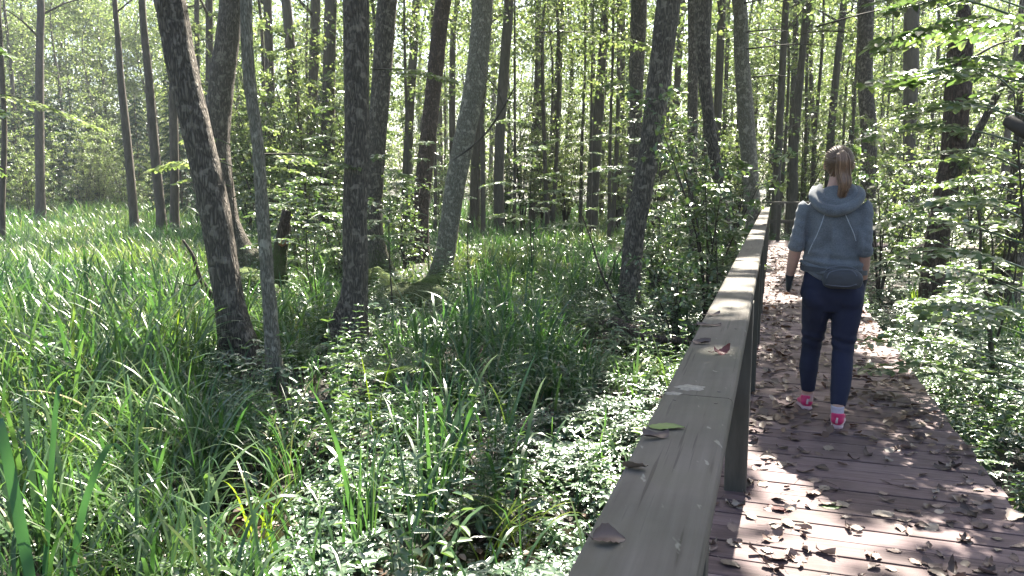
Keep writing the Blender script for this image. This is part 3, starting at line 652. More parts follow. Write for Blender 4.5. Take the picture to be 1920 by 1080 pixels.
C4, L4 = shade_canopy(26000, (-.5, 1.0), (-1.2, 2.3), (6.8, 12.5), .125, 9, 1.0)  # extra leaves added to keep the near handrail in shade
C1 = np.concatenate([C1, C2, C3, C4]); L1 = np.concatenate([L1, L2, L3, L4])
# each of these light-shaping leaves is grouped with the nearest tree
cent = np.array([t[1] for t in TREES])
def assign(Cc, Ls):
    idx = np.zeros(len(Cc), int); 
    for a in range(0, len(Cc), 20000):
        d = np.hypot(Cc[a:a+20000, None, 0]-cent[None, :, 0], Cc[a:a+20000, None, 1]-cent[None, :, 1]); idx[a:a+20000] = d.argmin(1)
    return idx
idx = assign(C1, L1)
print('canopy leaves', len(C1))
for k, t in enumerate(TREES):
    s_ = idx == k; nn = s_.sum()
    if nn < 5: continue
    acc = Acc(); P = C1[s_]-t[3]
    D = rng.normal(0, 1, (nn, 3)); D[:, 2] -= .3; N = rng.normal(0, .55, (nn, 3)); N[:, 2] += 1
    leaves(acc, P, D, N, L1[s_], L1[s_]*.72, tint=rng.random(nn))
    acc.obj('crown', M['canopy'], t[0])  # unseen crown leaves, gaps cut to suit the wanted light

# ================================================================== FAR TREES: a few kinds, copied
def lean_pole(name, H, r, seed, leafn, zlo, spread, ls, label, mat='bark_far', leafmat='farleaf', low=0):
    g = np.random.default_rng(seed)
    root = empty(name, (0, 0, 0), 0, label, 'tree')
    P = np.array([[0, 0, -.2], [g.normal(0, .1), 0, H*.25], [g.normal(0, .25), g.normal(0, .1), H*.5], [g.normal(0, .4), g.normal(0, .1), H*.8], [g.normal(0, .5), 0, H]])
    acc = Acc(); tube(acc, P, [r*1.35, r, r*.85, r*.5, r*.12], seg=9, rings=26, fluted=.12, seed=seed, tint=.05); la = Acc(); nb = 26
    zz = np.sort(g.uniform(zlo, H*.98, nb)); th = g.uniform(0, 6.28)
    cen = []
    for i, z in enumerate(zz):
        th += 2.4+g.normal(0, .4); f = (z-zlo)/(H-zlo)
        q = np.array([np.interp(z, P[:, 2], P[:, a]) for a in (0, 1)]+[z]); l_ = spread*(1.05-.65*f)*g.uniform(.5, 1.15)
        e = q+np.array([math.cos(th), math.sin(th), .35])*l_
        tube(acc, [q, (q+e)/2+[0, 0, .08], e], [r*.22, r*.13, .006], seg=4, rings=4, tint=.05)
        for f2 in (.45, .75, 1.0): cen.append(q+(e-q)*f2)
    cen = np.array(cen); per = leafn//len(cen)
    P_ = np.repeat(cen, per, 0)+g.normal(0, 1, (len(cen)*per, 3))*np.array([.42, .42, .22])*spread*.42
    D = g.normal(0, 1, P_.shape); D[:, 2] -= .3; N = g.normal(0, .6, P_.shape); N[:, 2] += .9
    lsz = ls*g.uniform(.6, 1.3, len(P_))
    leaves(la, P_, D, N, lsz, lsz*.7, tint=g.random(len(P_)))
    acc.obj('trunk', M[mat], root); la.obj('crown', M[leafmat], root)
    return root
def understory(name, H, seed, leafn, ls, spread, leafmat='bush', label='', cat='shrub', stems=5):
    g = np.random.default_rng(seed)
    root = empty(name, (0, 0, 0), 0, label, cat)
    acc = Acc(); la = Acc(); tips = []
    for i in range(stems):
        th = g.uniform(0, 6.28); l_ = g.uniform(.2, 1)*spread
        e = np.array([math.cos(th)*l_, math.sin(th)*l_, H*g.uniform(.6, 1.05)])
        st = catmull([[0, 0, -.1], e*np.array([.25, .25, .45])+g.normal(0, .05, 3), e], 10)
        tube(acc, st, [.012+.004*H, .008+.002*H, .003], seg=5, rings=9, tint=.2)
        for j in range(3, 10):
            for _ in range(2):
                a = g.uniform(0, 6.28); bl = spread*g.uniform(.25, .65)*(1.1-j*.06)
                t_ = st[j]+np.array([math.cos(a)*bl, math.sin(a)*bl, bl*.25]); tube(acc, [st[j], t_], [.005, .002], seg=4, rings=3, tint=.2)
                tips.append((st[j], t_))
    per = max(3, leafn//len(tips)); A = np.array([t[0] for t in tips]); B = np.array([t[1] for t in tips])
    f = g.uniform(.2, 1.1, (len(tips), per, 1)); P_ = (A[:, None]+(B-A)[:, None]*f+g.normal(0, .045, (len(tips), per, 3))).reshape(-1, 3)
    dd = np.repeat(unit(B-A), per, 0); D = dd*.6+g.normal(0, .6, P_.shape); D[:, 2] -= .15
    N = g.normal(0, .35, P_.shape); N[:, 2] += 1
    lsz = ls*g.uniform(.6, 1.3, len(P_)); leaves(la, P_, D, N, lsz, lsz*.62, tint=g.random(len(P_)))
    acc.obj('stems', M['twig'], root); la.obj('foliage', M[leafmat], root)
    return root
POLES = [lean_pole('alder_tree', 15+2*i, .10+.02*(i % 3), 20+i, [1900, 3300, 2700, 4200][i], [6, 3.5, 5, 2][i], [1.8, 2.3, 2.1, 2.7][i], .13, 'x') for i in range(4)]
POLES.append(lean_pole('alder_tree', 12, .045, 29, 1300, 4, 1.3, .12, 'x')); POLES.append(lean_pole('alder_tree', 14, .065, 30, 1500, 6, 1.3, .12, 'x'))
def spruce(name, H, seed, r, label):
    g = np.random.default_rng(seed); root = empty(name, (0, 0, 0), 0, label, 'tree')
    acc = Acc(); tube(acc, [[0, 0, -.2], [0, 0, H*.5], [.1, 0, H]], [r, r*.6, .02], seg=9, rings=14, tint=.05); br = acc; la = Acc(); th = 0
    for i in range(70):
        z = .8+(H-1)*(i/70)**.95; th += 2.4; l_ = (2.3*(1-z/H)+.25)*g.uniform(.7, 1.1); dx = np.array([math.cos(th), math.sin(th), 0])
        e = np.array([0, 0, z])+dx*l_+np.array([0, 0, -.32*l_]); m_ = np.array([0, 0, z])+dx*l_*.5+np.array([0, 0, -.02])
        C = catmull([[0, 0, z], m_, e], 8); tube(br, C, [.018, .01, .004], seg=4, rings=6, tint=.1)
        n_ = int(52*l_)+10; t = g.uniform(.15, 1, n_); ii = np.clip((t*7).astype(int), 0, 6); P_ = C[ii]+(C[ii+1]-C[ii])*((t*7)-ii)[:, None]
        sd = np.cross(dx, [0, 0, 1.]); D = dx*.5+sd[None]*np.where(g.random(n_) < .5, 1, -1)[:, None]*.8+g.normal(0, .2, (n_, 3)); D[:, 2] -= .45
        leaves(la, P_, D, np.array([0, 0, 1.])+g.normal(0, .3, (n_, 3)), g.uniform(.14, .34, n_), g.uniform(.05, .09, n_), tint=g.random(n_))
    br.obj('trunk', M['bark_far'], root); la.obj('foliage', M['needle'], root); return root
SPR = [spruce('spruce_tree', 13, 1, .13, 'x'), spruce('spruce_tree', 9, 2, .1, 'x')]
BUSH = [understory('shrub', 1.7, 31, 900, .075, .8, 'bush', 'x', 'shrub', 6), understory('shrub', 3.2, 32, 1500, .085, 1.2, 'bush', 'x', 'shrub', 6), understory('shrub', 5.2, 33, 2400, .10, 1.7, 'farleaf', 'x', 'shrub', 6), understory('shrub', 1.1, 34, 800, .06, .6, 'herb', 'x', 'shrub', 8)]

first = {}
def put(protos, k, loc, rz, sc, label, group, cat):
    key = protos[k].name
    if key not in first:
        first[key] = 1; r = protos[k]; r.location = loc; r.rotation_euler = (0, 0, rz); r.scale = (sc,)*3
        tag(r, label, cat, group); return r
    return copy_tree(protos[k], loc, rz, sc, label, group, cat)
ZONES = [(-9e9, -.48, 'far left behind the reed meadow'), (-.48, -.2, 'behind the big leaning trunks on the left'), (-.2, .06, 'behind the sunlit grass in the middle'), (.06, .3, 'between the big leaning trunk and the handrail'), (.3, .5, 'above and behind the walker'), (.5, 9e9, 'on the far right')]
def zone(x, y):
    u = x/max(y, .1)
    for a, b, t in ZONES:
        if a <= u < b: return t
g = np.random.default_rng(99)
def gz(x, y): return float(ground_z(x, y))
# distant stand of slender trunks
cnt = 0; used = [(t[3][0], t[3][1]) for t in TREES]
tries = 0
while cnt < 225 and tries < 4000:
    tries += 1
    Y = 26+58*g.random()**.75; u = g.uniform(-.72, .74)
    X = u*Y
    if -.66 < u < -.42 and Y < 48: continue            # the meadow runs back on the left
    s, w = to_path(X, Y)
    if 21 < s < 27 and -1 < w < 12: continue
    if any((X-a)**2+(Y-b)**2 < 1.2 for a, b in used): continue
    used.append((X, Y)); k = int(g.choice([0, 1, 2, 3, 4, 4, 5, 5])); 
    if u < -.05 and Y < 34: continue
    put(POLES, k, (X, Y, gz(X, Y)), g.uniform(0, 6.28), g.uniform(.85, 1.15), 'slender distant trunk '+zone(X, Y), 'distant trunks '+zone(X, Y), 'tree'); cnt += 1
for (px, Y, k, s) in ((196, 60, 0, .7), (150, 50, 0, .65), (60, 48, 0, .65), (250, 52, 0, .6), (110, 46, 1, .8), (20, 52, 0, .65), (610, 44, 1, 1.0), (330, 40, 0, .6), (-40, 48, 0, .6)):
    X = (px-960)/FPX*Y
    put(SPR, k, (X, Y, gz(X, Y)), g.uniform(0, 6), s, 'dark drooping spruce at the back '+zone(X, Y), 'spruces at the back '+zone(X, Y), 'tree')
for i in range(62):      # thin dark poles packed between the bigger trunks
    Y = g.uniform(23, 46); u = g.uniform(-.12, .72) if i > 12 else g.uniform(-.33, -.1); X = u*Y; s, w = to_path(X, Y)
    if (-1.2 < w < 2.4 and s < 22.5) or (20 < s < 26 and -1 < w < 12): continue
    put(POLES, 4+i % 2, (X, Y, gz(X, Y)), g.uniform(0, 6.28), g.uniform(.85, 1.2), 'thin dark pole like trunk '+zone(X, Y), 'thin pole like trunks '+zone(X, Y), 'tree')
for (px, Y, k, s) in ((25, 50, 1, .8), (85, 47, 1, .9), (130, 49, 1, .85), (268, 50, 1, .85), (-20, 50, 1, .9), (345, 39, 1, .75), (180, 64, 0, .8)):
    X = (px-960)/FPX*Y
    put(SPR, k, (X, Y, gz(X, Y)), g.uniform(0, 6), s, 'dark drooping spruce at the back '+zone(X, Y), 'spruces at the back '+zone(X, Y), 'tree')
# the wooded wall behind the reed meadow on the left, and behind everything else
WALL = [lean_pole('leafy_tree', 15, .12, 41, 5600, .8, 3.6, .19, 'x'), lean_pole('leafy_tree', 18, .13, 42, 5600, 1.5, 4.0, .19, 'x')]
for i in range(28):
    if i < 20: u = -.70+.0185*i+g.normal(0, .004); Y = g.uniform(60, 74)
    else: u = g.uniform(-.3, .75); Y = g.uniform(60, 84)
    X = u*Y; put(WALL, i % 2, (X, Y, gz(X, Y)), g.uniform(0, 6.28), g.uniform(.85, 1.2), 'broad leafy tree at the back '+zone(X, Y), 'broad leafy trees at the back '+zone(X, Y), 'tree')
# shrubs of the understory
def shrub(px, Y, k, s, label, group=None):
    X = (px-960)/FPX*Y
    return put(BUSH, k, (X, Y, gz(X, Y)-.05), g.uniform(0, 6), s, label, group, 'shrub')
for (px, Y, k, s, lab) in ((1330, 10.2, 1, .95, 'leafy shrub with white glinting leaves behind the near handrail'), (1275, 9.2, 3, 1.1, 'low leafy shrub at the foot of the big leaning trunk'), (1345, 12.5, 1, .8, 'tall leafy shrub just left of the smooth grey trunk by the rail'),
        (1235, 12.8, 0, 1.0, 'pale shrub right behind the big leaning trunk'),
        (1655, 13, 1, .85, 'shrub right behind the walker\'s right shoulder'), (1760, 14, 2, .7, 'tall pale shrub behind the dark snag'),
        (1880, 10.5, 2, .75, 'tall shrub right of the dark snag'), (1690, 17, 2, .7, 'tall shrub below the mottled grey trunk'), (640, 13, 0, 1.0, 'shrub behind the rough central trunk'), (560, 15, 0, 1.1, 'shrub between the pale young trunk and the central trunk'), (440, 17, 0, 1.1, 'shrub behind the bent mossy foot'), (760, 17, 0, 1.2, 'shrub left of the reddish trunk foot')):
    shrub(px, Y, k, s, lab)
cnt = 0
while cnt < 130:
    Y = 19+44*g.random()**.8; u = g.uniform(-.68, .72); X = u*Y; s, w = to_path(X, Y)
    if -1.6 < w < 2.6 and s < 27: continue
    if 20 < s < 26 and -1 < w < 12: continue
    if u < -.36 and Y < 38: continue
    if u < -.28 and Y < 27: continue
    if -.12 < u < .16 and Y < 27: continue
    k = int(g.choice([0, 1, 2, 2])); put(BUSH, k, (X, Y, gz(X, Y)-.05), g.uniform(0, 6), g.uniform(.75, 1.2), 'pale leafy shrub of the understory '+zone(X, Y), 'understory shrubs '+zone(X, Y), 'shrub'); cnt += 1

for i in range(70):       # the pale brush closing the view behind the reed meadow
    u = g.uniform(-.74, -.2); Y = g.uniform(52, 64) if u < -.36 else g.uniform(24, 40); X = u*Y
    put(BUSH, int(g.choice([1, 2, 2])), (X, Y, gz(X, Y)-.05), g.uniform(0, 6), g.uniform(.9, 1.5), 'pale leafy shrub of the understory '+zone(X, Y), 'understory shrubs '+zone(X, Y), 'shrub')
for i in range(42):
    u = g.uniform(-.05, .74); Y = g.uniform(30, 52); X = u*Y; s, w = to_path(X, Y)
    if -1.6 < w < 2.6 and s < 27: continue
    put(BUSH, int(g.choice([1, 2, 2])), (X, Y, gz(X, Y)-.05), g.uniform(0, 6), g.uniform(.9, 1.4), 'pale leafy shrub of the understory '+zone(X, Y), 'understory shrubs '+zone(X, Y), 'shrub')

# the wood beyond, one unbroken mass of leaves and stems
acc = Acc(); n_ = 60000
a = g.uniform(-.75, .8, n_); Y = g.uniform(84, 125, n_); X = a*Y; Z = g.uniform(1.0, 30, n_)
cl = fbm(X*.16, Z*.2, Y*.1, 3); k_ = cl > .49+.10*np.clip((Z-10)/20, 0, 1)
P = np.stack([X, Y, Z], 1)[k_]; nn = len(P)
leaves(acc, P, g.normal(0, 1, (nn, 3)), g.normal(0, 1, (nn, 3)), g.uniform(.35, .8, nn), g.uniform(.25, .5, nn), tint=g.random(nn))
wood = acc.obj('far_wood', M['farleaf']); tag(wood, kind='stuff', label='sunlit leaves of the far off wood closing the view', cat='woodland')

# ================================================================== UNDERGROWTH
g = np.random.default_rng(5)
def off_walk(x, y, l=-.16, r=1.24):
    s, w = to_path(x, y); return ~((w > l) & (w < r) & (s < S_END+1)) & ~((s > S_END-1.5) & (s < S_END+.2) & (w > l) & (w < 12))
def in_view(x, y, m=.72): return (y > 1.5) & (np.abs(x) < m*y+.6)
def wetness(x, y):
    """1 in the dark wet hollows where little grows"""
    v = np.zeros_like(x)
    for (c, r) in DIPS[:]: v = np.maximum(v, np.exp(-(((x-c[0])**2+(y-c[1])**2)/(r*r*.45))**1.5))
    return v
FEETS = [(t[3][0], t[3][1]) for t in TREES[:12]]+[tuple(W(770, 555, 13)[:2]), tuple(W(720, 545, 13)[:2]), tuple(W(470, 500, 13.2)[:2]), tuple(W(640, 745, 6.6)[:2])]
def at_foot(x, y):
    v = np.zeros_like(x)
    for (a, b) in FEETS:
        r_ = math.hypot(a, b); ux, uy = a/r_, b/r_; dx, dy = x-a, y-b; al = dx*ux+dy*uy; ac_ = dx*uy-dy*ux
        fr = r_ > 11; v = np.maximum(v, np.exp(-(ac_/(.7 if fr else .48))**4)*np.exp(-(((al+(1.7 if fr else .9))/(2.3 if fr else 1.15))**4)))
    return v
LOW = [(G(px, py, GZ), r) for px, py, r in ((600, 930, .55), (700, 940, .55), (640, 1030, .5), (830, 1040, .45), (960, 1040, .45), (760, 1060, .5), (1100, 830, .6), (1150, 780, .5), (1060, 900, .4), (1080, 980, .4), (1230, 600, .5), (560, 760, .3), (650, 1180, .5), (820, 1230, .6), (980, 1230, .6), (520, 1060, .4))]
def low_patch(x, y):
    v = np.zeros_like(x)
    for (c, r) in LOW: v = np.maximum(v, np.exp(-(((x-c[0])**2+(y-c[1])**2)/(r*r))**1.5))
    return v
def is_grass(x, y):
    """where sedge dominates rather than broad leaved plants"""
    s, w = to_path(x, y)
    a = fbm(x*.35+3, y*.35+1, 0., 2)
    left = 1/(1+np.exp((x+.9+.05*y)*2.2))
    mid = np.exp(-((x-.25*1)/1.4)**2)*(y > 6.5)
    far = (y > 10)*.7*(w < -1.0)
    right = (w > 2.4)*(y < 13)*.8
    return np.clip(np.maximum.reduce([left*1.0, mid*.75, far, right])+(a-.5)*1.1, 0, 1)*(1-.93*low_patch(x, y))*(1-.5*at_foot(x, y))
ga = Acc()
def sow(n, y0, y1, w0, H, seg, xlim=(-99, 99)):
    y = np.sqrt(g.uniform(y0*y0, y1*y1, n)); x = y*g.uniform(-.74, .74, n)
    if y0 < 0: y = g.uniform(y0, y1, n); x = g.uniform(-9, 9, n); o_ = (np.abs(x) > .70*y) | (y < 3.1); x, y, n = x[o_], y[o_], int(o_.sum())
    # pull into tussocks
    cx = np.round(x/.38+noise(x*3, y*3))*.38; cy_ = np.round(y/.38+noise(y*3, x*3))*.38
    f = g.uniform(.1, .88, n)*(y < 16); x = x+(cx-x)*f; y = y+(cy_-y)*f
    k = off_walk(x, y, -.45, 1.35) & (g.random(n) < is_grass(x, y)*(1-wetness(x, y)*.93)) & (x > xlim[0]) & (x < xlim[1]) & ((y > 1.5) | (y0 < 0))
    x, y = x[k], y[k]; m_ = len(x)
    s, w = to_path(x, y)
    hh = H*g.uniform(.5, 1.15, m_)*(1-.3*np.clip(x+.5, 0, 1))*(.55+.9*fbm(x*.6, y*.6, 5.))*(1-.72*at_foot(x, y))
    hh = hh*np.where(w > 1.2, .8, 1)*np.where((w > -1.2) & (w < 0), .75, 1)
    patch = fbm(x*.45+20, y*.45, 1.)
    tint = np.clip(.38+(patch-.5)*1.5+g.normal(0, .16, m_)+.1*(g.random(m_) < .12)+.5*(g.random(m_) < .035), 0, 1)
    P = np.stack([x, y, ground_z(x, y)-.02], 1)
    bend = g.gamma(3., .48, m_); bend = np.clip(bend, .15, 3.0)
    head = g.uniform(0, 6.283, m_)
    blades(ga, P, head, hh, bend, w0*g.uniform(.6, 1.4, m_), seg=seg, tint=tint, a0=g.uniform(1.2, 1.56, m_))
    return m_
c = 0
c += sow(13500, 3.0, 8, .013, .84, 7)
c += sow(4600, 3.0, 9, .025, .98, 9)
c += sow(30000, 8, 15, .014, .78, 6)
c += sow(9000, 8, 16, .028, .92, 7)
c += sow(48000, 15, 27, .019, .78, 5)
c += sow(62000, 27, 66, .036, 1.12, 4)
c += sow(15000, -1.5, 10, .014, .8, 5)
print('blades', c)
gr = ga.obj('sedge_grass', M['grass']); tag(gr, 'dense green sedge grass with arching blades covering the swamp', 'grass', kind='stuff')

# ---- low broad leaved ground cover (stuff)
ca = Acc()
def cover(n, y0, y1, ls, zr, seed, dens=1.0):
    gg = np.random.default_rng(seed)
    y = np.sqrt(gg.uniform(y0*y0, y1*y1, n)); x = y*gg.uniform(-.72, .74, n)
    s, w = to_path(x, y); fb = fbm(x*.9, y*.9, 3.)
    near_walk = np.exp(-((np.abs(w-.5)-1.1)/1.1)**2)
    pr = np.clip(.35+near_walk*.6+(fb-.5)*1.6-is_grass(x, y)*.5, 0, 1)*(1-wetness(x, y)*.75)*dens; pr = pr*np.where((w > 1.2) & (w < 1.75) & (s < 6.2), .12, 1); pr = np.maximum(pr, low_patch(x, y)*1.2)*np.clip((fbm(x*2.4+4, y*2.4, 8., 2)-.36)*7, .04, 1)
    k = off_walk(x, y) & (gg.random(n) < pr); x, y = x[k], y[k]; m_ = len(x); s, w = s[k], w[k]
    hgt = zr*(fbm(x*2.2, y*2.2, 9.)*1.3)*np.where(w > 1.2, 1.15, 1)*(1-.35*low_patch(x, y))
    z = ground_z(x, y)+.03+hgt*gg.random(m_)**.5
    # each little plant is a whorl of five leaves
    P = np.stack([x, y, z], 1); lz = ls*gg.uniform(.6, 1.3, m_)
    a0 = gg.uniform(0, 6.28, m_); tl = np.clip(gg.normal(.5, .25, m_)+(fb[k]-.5), 0, 1)
    tilt = gg.normal(0, .22, (m_, 2))
    for j in range(5):
        a = a0+j*1.2566+gg.normal(0, .15, m_)
        D = np.stack([np.cos(a), np.sin(a), gg.normal(.05, .2, m_)], 1); N = np.stack([tilt[:, 0], tilt[:, 1], np.ones(m_)], 1)
        leaves(ca, P, D, N, lz, lz*.55, tint=tl, droop=.2)
    # thin stalks
    kk = gg.random(m_) < .25; blades(ca, np.stack([x, y, z-hgt*.9-.03], 1)[kk], gg.uniform(0, 6.28, kk.sum()), (hgt+.05)[kk], .4, .004, seg=2, tint=.2)
    return m_
c = cover(34000, 3.0, 6.5, .034, .26, 61)+cover(42000, 6.5, 13, .046, .3, 62)+cover(30000, 13, 32, .085, .4, 63, .8)+cover(3200, 3.0, 7, .065, .34, 64, .9)+cover(4500, 7, 13, .075, .4, 65, .9)
print('cover', c)
gc = ca.obj('ground_cover', M['cover']); tag(gc, 'low small leaved plants carpeting the wet ground beside the boardwalk', 'ground cover', kind='stuff')

# ---- litter and twigs on the swamp floor (stuff)
la = Acc(); n_ = 16000; y = np.sqrt(g.uniform(6, 400, n_)); x = y*g.uniform(-.7, .72, n_); k = off_walk(x, y); x, y = x[k], y[k]; m_ = len(x)
leaves(la, np.stack([x, y, np.maximum(ground_z(x, y), GZ-.13)+.012], 1), np.stack([g.normal(0, 1, m_), g.normal(0, 1, m_), g.normal(0, .15, m_)], 1), np.array([0, 0, 1.])+g.normal(0, .2, (m_, 3)), g.uniform(.04, .08, m_), g.uniform(.025, .05, m_), tint=g.random(m_))
M['litter'] = foliage('dry_leaf', [(0, (.045, .022, .014)), (.35, (.10, .055, .038)), (.7, (.17, .115, .085)), (1, (.26, .20, .16))], .45, .12, .5, (1.1, .8, .5))
tag(la.obj('floor_litter', M['litter']), 'dead leaves lying on the swamp floor between the plants', 'leaf litter', kind='stuff')

# ---- leafy herbs: upright stems with whorls of pointed leaves
def herb(name, H, seed, nst, ls, mat='herb', wr=.36, spread=.16):
    g2 = np.random.default_rng(seed); root = empty(name, (0, 0, 0), 0, 'x', 'plant'); st = Acc(); lf = Acc()
    for i in range(nst):
        a = g2.uniform(0, 6.28); q = np.array([math.cos(a), math.sin(a), 0])*g2.uniform(0, spread); h = H*g2.uniform(.65, 1.1); e = q*2.0+np.array([0, 0, h])
        C = catmull([q, (q+e)/2+g2.normal(0, .02, 3), e], 12); tube(st, C, [.004, .003, .0015], seg=4, rings=8, tint=.3)
        for j in range(2, 12):
            for s_ in range(2 if j < 11 else 4):
                aa = j*1.57+s_*math.pi*(1 if j < 11 else .5)+g2.normal(0, .2); l_ = ls*(1.25-.07*j)*g2.uniform(.8, 1.2)
                leaves(lf, [C[j]], [[math.cos(aa), math.sin(aa), .45-.05*(12-j)+g2.normal(0, .22)]], [[g2.normal(0, .4), g2.normal(0, .4), 1.]], l_, l_*wr, tint=g2.random(), droop=.3)
    st.obj('stems', M['twig'] if mat == 'bush' else M['herb'], root); lf.obj('leaves', M[mat], root); return root
HERB = [herb('leafy_herb', .55, 1, 5, .10), herb('leafy_herb', .75, 2, 6, .09, wr=.26), herb('leafy_herb', .4, 3, 6, .085, wr=.55, spread=.2), herb('leafy_herb', .9, 4, 7, .11, wr=.4, spread=.22)]
def pherb(x, y, k, s, lab, grp): put(HERB, k, (x, y, gz(x, y)-.02), g.uniform(0, 6), s, lab, grp, 'plant')
cnt = 0
while cnt < 290:
    Y = 3.0+11*g.random()**1.1; u = g.uniform(-.7, .72); X = u*Y; s, w = [float(a) for a in to_path(X, Y)]
    if -.33 < w < 1.42: continue
    if X < -.6 and g.random() < .72*(1-at_foot(np.array([X]), np.array([Y]))[0]): continue
    if low_patch(np.array([X]), np.array([Y]))[0] > .3 and g.random() < .8: continue
    if wetness(np.array([X]), np.array([Y]))[0] > .45: continue
    side = ('beside the near left edge of the boardwalk' if -1.6 < w < 0 else 'beside the right edge of the boardwalk' if 0 < w < 2.8 else 'in the undergrowth right of the walk' if w > 0 else 'among the sedge in the middle' if X > -1.6 else 'among the sedge on the left')
    pherb(X, Y, int(g.integers(0, 4)), g.uniform(.55, .95), 'green leafy herb growing '+side, 'leafy herbs '+side, 'x') if False else pherb(X, Y, int(g.integers(0, 4)), g.uniform(.55, .95), 'green leafy herb growing '+side, 'leafy herbs '+side)
    cnt += 1
tall = [(690, 880, 3, .8, 'tall narrow leaved herb standing in front of the sunlit plants at the bottom'), (650, 760, 1, 1.0, 'upright herb by the dark hollow left of the fern'), (985, 700, 1, .95, 'feathery herb in the shaded sedge in the middle'), (1745, 1000, 2, 1.2, 'x')][:3]
for (px, py, k, s, lab) in tall:
    p = G(px, py+60, GZ); pherb(p[0], p[1], k, s, lab, None)

# ---- fern with white glinting fronds
def fern(loc, n, L, label, seed=0, heads=None, elev=.75):
    g2 = np.random.default_rng(seed); root = empty('fern', loc, 0, label, 'fern')
    for i in range(n):
        a = (heads[i] if heads else i*6.283/n+g2.normal(0, .2)); l_ = L*g2.uniform(.8, 1.1)
        t = np.linspace(0, 1, 22); ang = elev+.45-1.5*t**1.3; ds = l_/21
        hx = np.concatenate([[0], np.cumsum(np.cos(ang[:-1])*ds)]); hz = np.concatenate([[0], np.cumsum(np.sin(ang[:-1])*ds)])
        C = np.stack([hx*math.cos(a), hx*math.sin(a), hz], 1); ac = Acc(); tube(ac, C[::3], [.004, .003, .001], seg=4, rings=12, tint=.2)
        T = unit(np.gradient(C, axis=0)); side = np.array([-math.sin(a), math.cos(a), 0]); up = np.cross(side, T)*-1
        for sg in (-1, 1):
            for q in np.linspace(.14, .98, 17):
                ii = min(20, int(q*21)); P0 = C[ii]+(C[ii+1]-C[ii])*(q*21-ii); pl = l_*.26*math.sin(math.pi*min(1, q*.92+.06))**.8
                D = side*sg+T[ii]*.35-np.array([0, 0, .12]); 
                k2 = 7; tt = np.linspace(.12, 1, k2); Pp = P0+unit(D)*pl*tt[:, None]
                upv = up[ii]; upv = -upv if upv[2] < 0 else upv
                for s2 in (-1, 1):
                    leaves(ac, Pp, T[ii]*s2+unit(D)*.6, np.broadcast_to(upv, (k2, 3)), pl*.15*(1.15-tt*.8), pl*.075*(1.15-tt*.8), tint=g2.random(k2))
        ac.obj('frond', M['fern'], root)
    return root
p = G(725, 745, GZ); fern((p[0], p[1], gz(p[0], p[1])+.28) ,7, .70, 'pale fern with white glinting fronds in front of the central trunks', 2, elev=.55)
p = G(560, 690, GZ); fern((p[0], p[1], gz(p[0], p[1])), 6, .5, 'shaded low fern between the pale young trunk and the central trunk', 3)
p = G(1700, 640, GZ); 
p = W(905, 640, 9.5); fern((p[0], p[1], gz(p[0], p[1])), 6, .5, 'low fern among the sedge right of the smooth leaning trunk', 4)

# ---- reed plants and bright sedge clumps that stand out in front
def clump(name, px, py, n, H, w, bend, label, mat, seed, spread=.05, heads=None, z=None):
    g2 = np.random.default_rng(seed); p = G(px, py, GZ); p = (p[0], p[1], gz(p[0], p[1])-.02)
    root = p; a = Acc()
    P = np.zeros((n, 3)); P[:, :2] = g2.normal(0, spread, (n, 2))
    h = np.array(heads) if heads is not None else g2.uniform(0, 6.28, n)
    blades(a, P, h, H*g2.uniform(.75, 1.1, n), bend*g2.uniform(.5, 1.3, n), w*g2.uniform(.8, 1.2, n), seg=9, tint=g2.random(n), a0=g2.uniform(1.35, 1.54, n))
    o = a.obj(name, M[mat], None, loc=p); tag(o, label, 'plant' if mat == 'reed' else 'grass clump'); return o
# three broad bluish blades at the lower left corner
for k_, (tip, basep, Y, wd, lab) in enumerate((((0, 795), (55, 1075), 3.0, .045, 'broad blue green reed leaf leaning left at the lower left corner'), ((108, 735), (85, 1060), 3.2, .022, 'narrow upright blue green reed blade near the lower left corner'), ((205, 835), (135, 1070), 3.1, .03, 'blue green reed leaf arching right near the lower left corner'))):
    A = np.array(W(*basep, Y)); B = np.array(W(*tip, Y)); base = np.array([A[0]+(A[0]-B[0])*.5, Y, gz(A[0], Y)-.02])
    mid = (A+B)/2+np.array([(-.02 if k_ == 2 else .0), 0, .03]); end = B+np.array([(.05 if k_ == 2 else -.03 if k_ == 0 else .01), .03, -.06 if k_ == 2 else .0])
    Cc = catmull([base, A, mid, B, end], 22)-base; t = np.linspace(0, 1, 22); wv = wd*np.sqrt(np.clip(1-t**3, 0, 1))*(.6+.4*np.minimum(1, t*3))*.5+.0008
    sd = np.array([.93, .36, 0]); V = np.concatenate([Cc-sd*wv[:, None], Cc+np.array([0, .25, 0])*wv[:, None], Cc+sd*wv[:, None]]); m_ = 22
    Q = [[i, m_+i, m_+i+1, i+1] for i in range(21)]+[[m_+i, 2*m_+i, 2*m_+i+1, m_+i+1] for i in range(21)]
    a = Acc(); a.add(V, Q, tint=np.tile(.2+.5*t, 3)); tag(a.obj('reed_leaf', M['reed'], None, loc=tuple(base)), lab, 'reed')
PI = math.pi
clump('sedge_clump', 905, 1010, 7, .62, .018, 1.6, 'yellow green backlit sedge blades bending over the sunlit plants', 'lime', 11, .03, heads=[.1, -.2, .3, .15, 2.9, 1.0, .2])
clump('sedge_clump', 985, 985, 5, .68, .015, 1.9, 'tall lime green sedge blades with folded tips at the bottom centre', 'lime', 12, .03, heads=[.1, 3.3, .4, 3.0, 3.1])
clump('sedge_clump', 700, 830, 3, .7, .022, .3, 'glowing yellow green upright blade in front of the fern', 'lime', 13, .01)
clump('sedge_clump', 480, 1010, 14, .8, .012, 1.5, 'yellow green sedge clump catching light at the lower left', 'lime', 14, .04)
